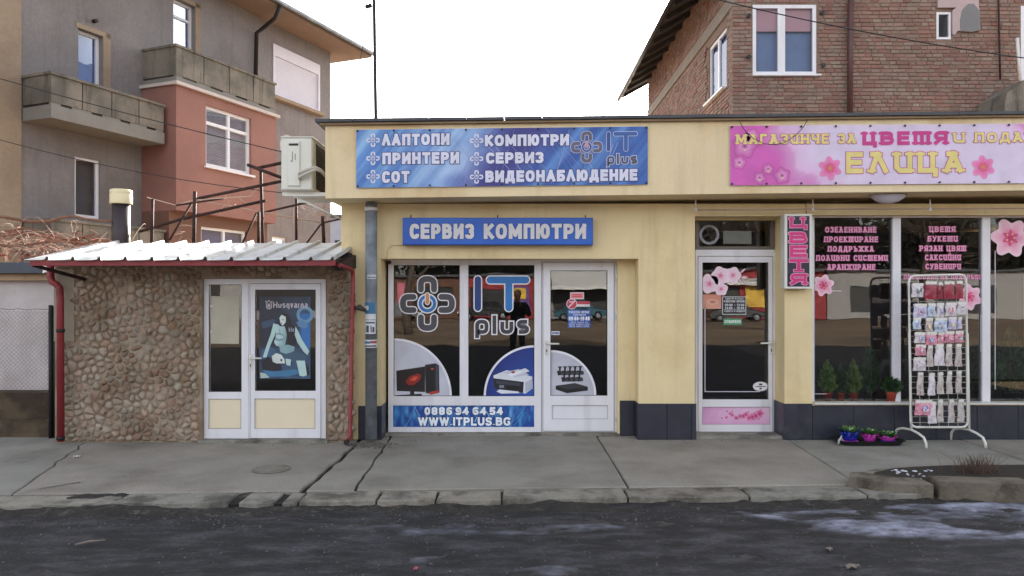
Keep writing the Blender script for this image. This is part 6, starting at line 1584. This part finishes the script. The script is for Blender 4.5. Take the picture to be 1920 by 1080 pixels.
for k in range(5):
    mb.tube([(cxr+.06, cyr, .03), (cxr+.02, cyr-.01, .05+.012*k), (cxr-.012+.01*k, cyr-.02, .06+.01*k), (cxr+.0, cyr-.03, .03+.006*k), (cxr-.02, cyr-.03, .01+.01*k)], .003, 4)
mb.build('ribbon_bow', PVC, label='curled pale ribbon at the left end of the black flower tray', cat='ribbon')

# ================================================================ PHOTOGRAPHER (mirrored in the shop window) 
def skin_body(name, joints, edges, m, parent, sub=2):
    me = bpy.data.meshes.new(name); me.from_pydata([Vector(p) for p, r_ in joints], edges, []); o = bpy.data.objects.new(name, me); COL.objects.link(o)
    o.modifiers.new('skin', 'SKIN'); s_ = o.modifiers.new('sub', 'SUBSURF'); s_.levels = sub; s_.render_levels = sub
    sv = me.skin_vertices[0].data
    for i, (p, r_) in enumerate(joints): sv[i].radius = (r_, r_) if not isinstance(r_, tuple) else r_; sv[i].use_root = (i == 0)
    dg = bpy.context.evaluated_depsgraph_get(); dg.update(); m2 = bpy.data.meshes.new_from_object(o.evaluated_get(dg)); bpy.data.objects.remove(o)
    m2.polygons.foreach_set('use_smooth', [True]*len(m2.polygons)); m2.materials.clear(); m2.materials.append(m)
    o = bpy.data.objects.new(name, m2); o.parent = parent; COL.objects.link(o)
    return o
px_, py_ = .13, -.42
ph = thing('person', (px_, py_, 0), 'person in dark clothes holding up a phone, mirrored in the shop window', 'person')
CLO = mat('dark_clothes', S(34,34,40), .85, bump=.003); SKN = mat('skin', S(196,148,122), .6); HAIR = mat('dark_hair', S(30,24,22), .7); SHOE = mat('dark_shoe', S(24,22,22), .5); DEN = mat('dark_trousers', S(38,40,52), .9)
skin_body('jacket_and_trousers', [((0, 0, .94), .155), ((0, 0, 1.15), .15), ((0, 0, 1.36), .165), ((0, 0, 1.46), .09),
 ((-.19, 0, 1.40), .07), ((-.27, .06, 1.16), .055), ((-.13, .26, 1.36), .042), ((.19, 0, 1.40), .07), ((.27, .06, 1.16), .055), ((.06, .27, 1.37), .042),
 ((-.09, 0, .86), .10), ((-.11, .0, .48), .07), ((-.12, -.01, .10), .052), ((.09, 0, .86), .10), ((.11, 0, .48), .07), ((.12, -.01, .10), .052)],
 [(0,1),(1,2),(2,3),(2,4),(4,5),(5,6),(2,7),(7,8),(8,9),(0,10),(10,11),(11,12),(0,13),(13,14),(14,15)], CLO, ph)
skin_body('head_and_neck', [((0, 0, 1.47), .055), ((0, .01, 1.55), .055), ((0, .02, 1.62), (.075, .088)), ((0, .015, 1.70), (.078, .09)), ((0, .01, 1.75), .05), ((0, .10, 1.64), .014), ((-.075, .01, 1.65), .014), ((.075, .01, 1.65), .014)], [(0,1),(1,2),(2,3),(3,4),(2,5),(2,6),(2,7)], SKN, ph)
skin_body('hair', [((0, -.02, 1.63), .075), ((0, -.015, 1.71), .09), ((0, .01, 1.765), .06)], [(0,1),(1,2)], HAIR, ph)
for s_, hx_, xr in ((-1, -.13, -.13), (1, .06, .06)):
    jt = [((hx_, .265, 1.37), .028), ((hx_-.0, .31, 1.42), .036)]; ed = [(0, 1)]
    for k in range(4):
        b_ = len(jt); jt += [((hx_-s_*(.01)+.0, .325+.0*k, 1.405+.022*k), .011), ((hx_-s_*.03, .345, 1.41+.022*k), .010), ((hx_-s_*.055, .352, 1.41+.022*k), .009)]; ed += [(1, b_), (b_, b_+1), (b_+1, b_+2)]
    b_ = len(jt); jt += [((hx_-s_*.02, .30, 1.455), .011), ((hx_-s_*.045, .305, 1.475), .010)]; ed += [(1, b_), (b_, b_+1)]
    skin_body('hand', jt, ed, SKN, ph)
for s_ in (-1, 1):
    skin_body('shoe', [((s_*.12, -.04, .05), .048), ((s_*.125, .06, .042), .045), ((s_*.13, .16, .035), .035)], [(0,1),(1,2)], SHOE, ph)
fn = thing('phone', (px_-.035, -.06, 1.4), 'dark phone held up in both hands of the person mirrored in the window', 'phone')
MB().bbox(px_-.115, px_+.045, -.07, -.062, 1.40, 1.485, .002).build('phone_body', BLACK, fn)
MB().lathe([(.008, 0), (.008, -.0)], (px_-.1, -.061, 1.47), 12, 'y').build('phone_lens', CHROME, fn)

# ================================================================ OTHER SIDE OF THE STREET (seen in the window panes)
YO = -44.5
def shopbox(x0, x1, hgt, wallm, label, aw=None, openings=(), roof=ROOFG, depth=8):
    t_ = thing('street_shop', ((x0+x1)/2, YO, 0), label, 'shop')
    hs = [(a, b, c_, d_) for a, b, c_, d_ in openings]
    q = MB().plate(x0, x1, -.1, hgt, -YO, -YO+.3, hs); r2 = MB(); r2.add([(a, -b, c_) for a, b, c_ in q.v], [f[::-1] for f in q.f]); r2.build('front_wall', wallm, t_)
    MB().box(x0, x1, YO-depth, YO-.31, -.1, hgt).build('body', wallm, t_)
    for a, b, c_, d_ in hs: MB().box(a, b, YO-.2, YO-.15, c_, d_).build('shop_window', BLACK, t_)
    MB().box(x0-.2, x1+.2, YO-depth-.2, YO+.5, hgt+.002, hgt+.2).build('roof', roof, t_)
    if aw:
        a, b, zl_, zh, dp_, m = aw
        MB().prism([(YO+.001, zh), (YO+dp_, zl_), (YO+dp_, zl_-.3), (YO+dp_-.03, zl_-.3), (YO+dp_-.03, zl_-.04), (YO+.001, zh-.06)], 'x', a, b).build('awning', m, t_)
    return t_
AWW = mat('white_awning', S(214,214,210), .8); REDW = mat('red_front', S(150,52,56), .8, var=.2); BRW = mat('brown_front', S(104,74,60), .9, var=.2); GRW = mat('grey_front', S(150,148,146), .9, var=.15); YLW = mat('yellow_board', S(222,180,60), .6); PRP = mat('violet_board', S(96,60,130), .6); PKB = mat('pink_board', S(206,110,130), .6)
shopbox(-30, -13, 3.6, GRW, 'grey low shop front across the street, farthest left', openings=((-28, -24, .6, 2.6), (-22, -16, .6, 2.6)))
t_ = shopbox(-12.9, -4.1, 3.4, BRW, 'brown kiosk with a pink panel across the street', openings=((-12, -9.8, .5, 2.6), (-8.2, -5, .3, 2.5)))
MB().box(-9.6, -8.4, YO+.01, YO+.1, .8, 2.9).build('pink_board', PKB, t_)
t_ = shopbox(-4, 2.8, 3.5, REDW, 'dark red kiosk with a yellow and violet board across the street', openings=((-3.5, -.6, .3, 2.4), (1.8, 2.6, .2, 2.3)))
MB().box(-.4, 1.5, YO+.01, YO+.1, .4, 2.6).build('violet_board', PRP, t_); MB().box(-.1, 1.2, YO+.12, YO+.16, 1.5, 2.4).build('yellow_board', YLW, t_)
shopbox(2.9, 9, 4.0, GRW, 'grey shop with a large white sloping awning across the street', aw=(3.2, 8.9, 2.6, 3.95, 2.6, AWW), openings=((3.5, 8.4, .1, 2.4),))
t_ = shopbox(9.1, 17, 3.7, BRW, 'brown shop with wide dark windows across the street', openings=((9.8, 13, .4, 2.6), (13.6, 16.4, .2, 2.6)))
t_ = shopbox(17.1, 26, 3.9, REDW, 'red shop with a yellow panel across the street', aw=(17.4, 25.6, 3.0, 3.3, 1.2, AWW), openings=((17.6, 19, .2, 2.6), (22, 25, .4, 2.6)))
MB().box(19.4, 21.6, YO+.01, YO+.1, .9, 2.6).build('yellow_board', YLW, t_)
shopbox(26.1, 46, 3.8, GRW, 'long grey shop front across the street, farthest right', openings=((28, 33, .4, 2.6), (35, 40, .4, 2.6)))
CARG = mat('car_glass', S(20,24,28), .08); TYRE = mat('tyre', S(22,22,22), .9); LAMP = mat('lamp_clear', S(214,216,220), .15)
def car(x, y, m, label, face=1):
    t_ = thing('parked_car', (x, y, -.1), label, 'car', None, 0 if face > 0 else math.pi)
    prof_ = [(-2.05, .32), (-2.1, .62), (-2.0, .86), (-1.55, .95), (-1.05, .97), (-.55, 1.0), (.7, 1.0), (1.2, .9), (1.9, .74), (2.1, .58), (2.12, .32)]
    vs = []; secs = ((-.80, .90), (-.84, 1.0), (.84, 1.0), (.80, .90))
    for yy, k in secs: vs += [(a*(.985 if k < 1 else 1), yy, .32+(z_-.32)*(k if k < 1 else 1)) for a, z_ in prof_]
    n_ = len(prof_); mb = MB(); fs_ = [(i*n_+k, i*n_+(k+1) % n_, (i+1)*n_+(k+1) % n_, (i+1)*n_+k) for i in range(3) for k in range(n_)]+[tuple(range(n_-1, -1, -1)), tuple(range(3*n_, 4*n_))]
    mb.add(vs, fs_, True)
    body = MB(); body.v = mb.v; body.f = mb.f; body.sm = [False]*len(mb.f); body.build('body', m, t_, local=True)
    r_ = [(-1.5, .96, .78), (-.95, 1.40, .62), (.25, 1.42, .62), (.95, .98, .78)]
    cab = [(a, -b, z_) for a, z_, b in r_]+[(a, b, z_) for a, z_, b in r_]
    MB().add(cab, [(0,1,2,3)[::-1], (4,5,6,7), (1,2,6,5)[::-1], (0,1,5,4), (2,3,7,6)]).build('cabin', m, t_, local=True)
    for s_ in (-1, 1):
        q = lambda a, z_: (a, s_*(.785-(z_-.96)*.36), z_)
        for pts in ([(-1.25, 1.0), (-.88, 1.34), (-.42, 1.36), (-.42, 1.0)], [(-.34, 1.0), (-.34, 1.36), (.2, 1.36), (.72, 1.02)]): MB().quad(*[q(*p) for p in pts]).build('side_window', CARG, t_, local=True)
    MB().quad((.99, -.66, 1.0), (.99, .66, 1.0), (.34, .54, 1.38), (.34, -.54, 1.38)).build('windscreen', CARG, t_, local=True)
    MB().quad((-1.54, .66, 1.0), (-1.54, -.66, 1.0), (-1.02, -.54, 1.37), (-1.02, .54, 1.37)).build('rear_window', CARG, t_, local=True)
    for a in (-1.3, 1.32):
        for s_ in (-1, 1):
            w_ = MB().lathe([(.2, -.1), (.31, -.09), (.32, 0), (.31, .09), (.2, .1)], (a, s_*.76, .32), 20, 'y').build('wheel', TYRE, t_, local=True)
            MB().lathe([(.2, -.01), (.18, .015), (.02, .02)] if s_ > 0 else [(.2, .01), (.18, -.015), (.02, -.02)], (a, s_*.865, .32), 16, 'y').build('rim', METALG, w_, local=True)
    for s_ in (-1, 1): MB().box(2.03, 2.13, s_*.62-.16, s_*.62+.16, .58, .70).build('headlight', LAMP, t_, local=True); MB().box(-2.12, -2.04, s_*.62-.14, s_*.62+.14, .66, .82).build('tail_light', REDW, t_, local=True)
car(5.3, -40.2, mat('teal_car_paint', S(46,92,110), .25, coat=1), 'dark teal saloon car parked across the street, mirrored in the door pane')
car(-2.0, -40.5, mat('black_car_paint', S(40,42,46), .25, coat=1), 'black car parked across the street, mirrored behind the word plus', -1)
car(-9.2, -40.0, mat('grey_car_paint', S(120,124,128), .3, .4), 'grey car parked across the street, mirrored in the left window pane')
car(16.6, -38, mat('dark_car_paint', S(34,38,44), .25, coat=1), 'dark car parked across the street opposite the flower shop door')
# bare trees
BARK = mat('bark', S(84,74,66), .95, var=.3, vs=6, bump=.03, bs=14)
def bare_tree(x, y, H, r_, label, seed):
    random.seed(seed); t_ = thing('bare_tree', (x, y, -.1), label, 'tree')
    trunk = [Vector((x+.12*math.sin(k*.9+seed), y, -.15+k*H*.42/6)) for k in range(7)]
    MB().tube(trunk, [r_*(1.15-.09*k) for k in range(7)], 10).build('trunk', BARK, t_)
    mb = MB(); tips = [(trunk[-1], Vector((random.gauss(0, .3), 0, 1)), r_*.55, 0)]+[(trunk[4+i % 3], Vector((math.cos(i*2.1), math.sin(i*2.1), .9)), r_*.45, 0) for i in range(5)]
    cnt = 0
    while tips and cnt < 420:
        p, d, rr_, lv = tips.pop(0); cnt += 1; d = d.normalized(); n_ = 4; ln = H*.17*(.78**lv); pts = [p]
        for k in range(n_): d = (d+Vector((random.gauss(0, .16), random.gauss(0, .16), random.gauss(0, .08)))).normalized(); pts.append(pts[-1]+d*ln/n_)
        mb.tube(pts, [rr_*(1-.12*k) for k in range(n_+1)], 4 if lv > 1 else 6, False)
        if lv < 5:
            for _ in range(3 if lv < 3 else 2): tips.append((pts[random.choice((-1, -2))], d+Vector((random.gauss(0, .6), random.gauss(0, .6), random.gauss(.15, .35))), rr_*.56, lv+1))
    mb.build('branches', BARK, t_)
bare_tree(-4.9, -18, 9, .2, 'bare tree with a thick trunk across the street, mirrored above the logo', 3)
bare_tree(9.6, -26, 10, .22, 'bare tree across the street between the door panes in the mirror', 5)
bare_tree(14.3, -24, 9, .26, 'bare tree across the street in front of the red shop', 7)
bare_tree(26, -30, 12, .25, 'bare tree across the street, farthest right', 9)
# dense evergreens added behind the low shops to keep upper window reflections dark
EVG = mat('evergreen', S(20,24,18), .9, rnd=.2)
random.seed(77)
for i, x in enumerate((-34, -25, -16, -6, 3, 12, 21, 31, 41, 51)):
    words = ['farthest left', 'behind the grey shop left', 'behind the grey shop near the brown kiosk', 'behind the brown kiosk', 'behind the shop with the white awning', 'behind the brown shop', 'behind the red shop', 'behind the long grey shop', 'behind the right end of the long grey shop', 'farthest right'][i]
    t_ = thing('added_evergreen', (x, -56, 0), 'added dark evergreen across the street, '+words, 'tree', 'added evergreens behind the shops across the street')
    MB().tube([(x, -56, -.1), (x, -56, 4)], [.3, .2], 8).build('trunk', BARK, t_)
    mb = MB(); H = random.uniform(9, 13)
    for k in range(5200):
        d_ = Vector((random.gauss(0, 1), random.gauss(0, 1), random.gauss(0, 1))).normalized()*random.uniform(.45, 1.0)
        lump = 1+.3*noise.noise(d_*2.2+Vector((i*3, 0, 0)))
        p = Vector((x+d_.x*5.4*lump, -56+d_.y*4*lump, H*.52+d_.z*H*.5*lump)); a = Vector((random.gauss(0, 1), random.gauss(0, 1), random.gauss(0, 1))).normalized()*.55; b = a.orthogonal().normalized()*.5
        mb.add([p, p+a, p+b], [(0, 1, 2)])
    mb.build('crown', EVG, t_)
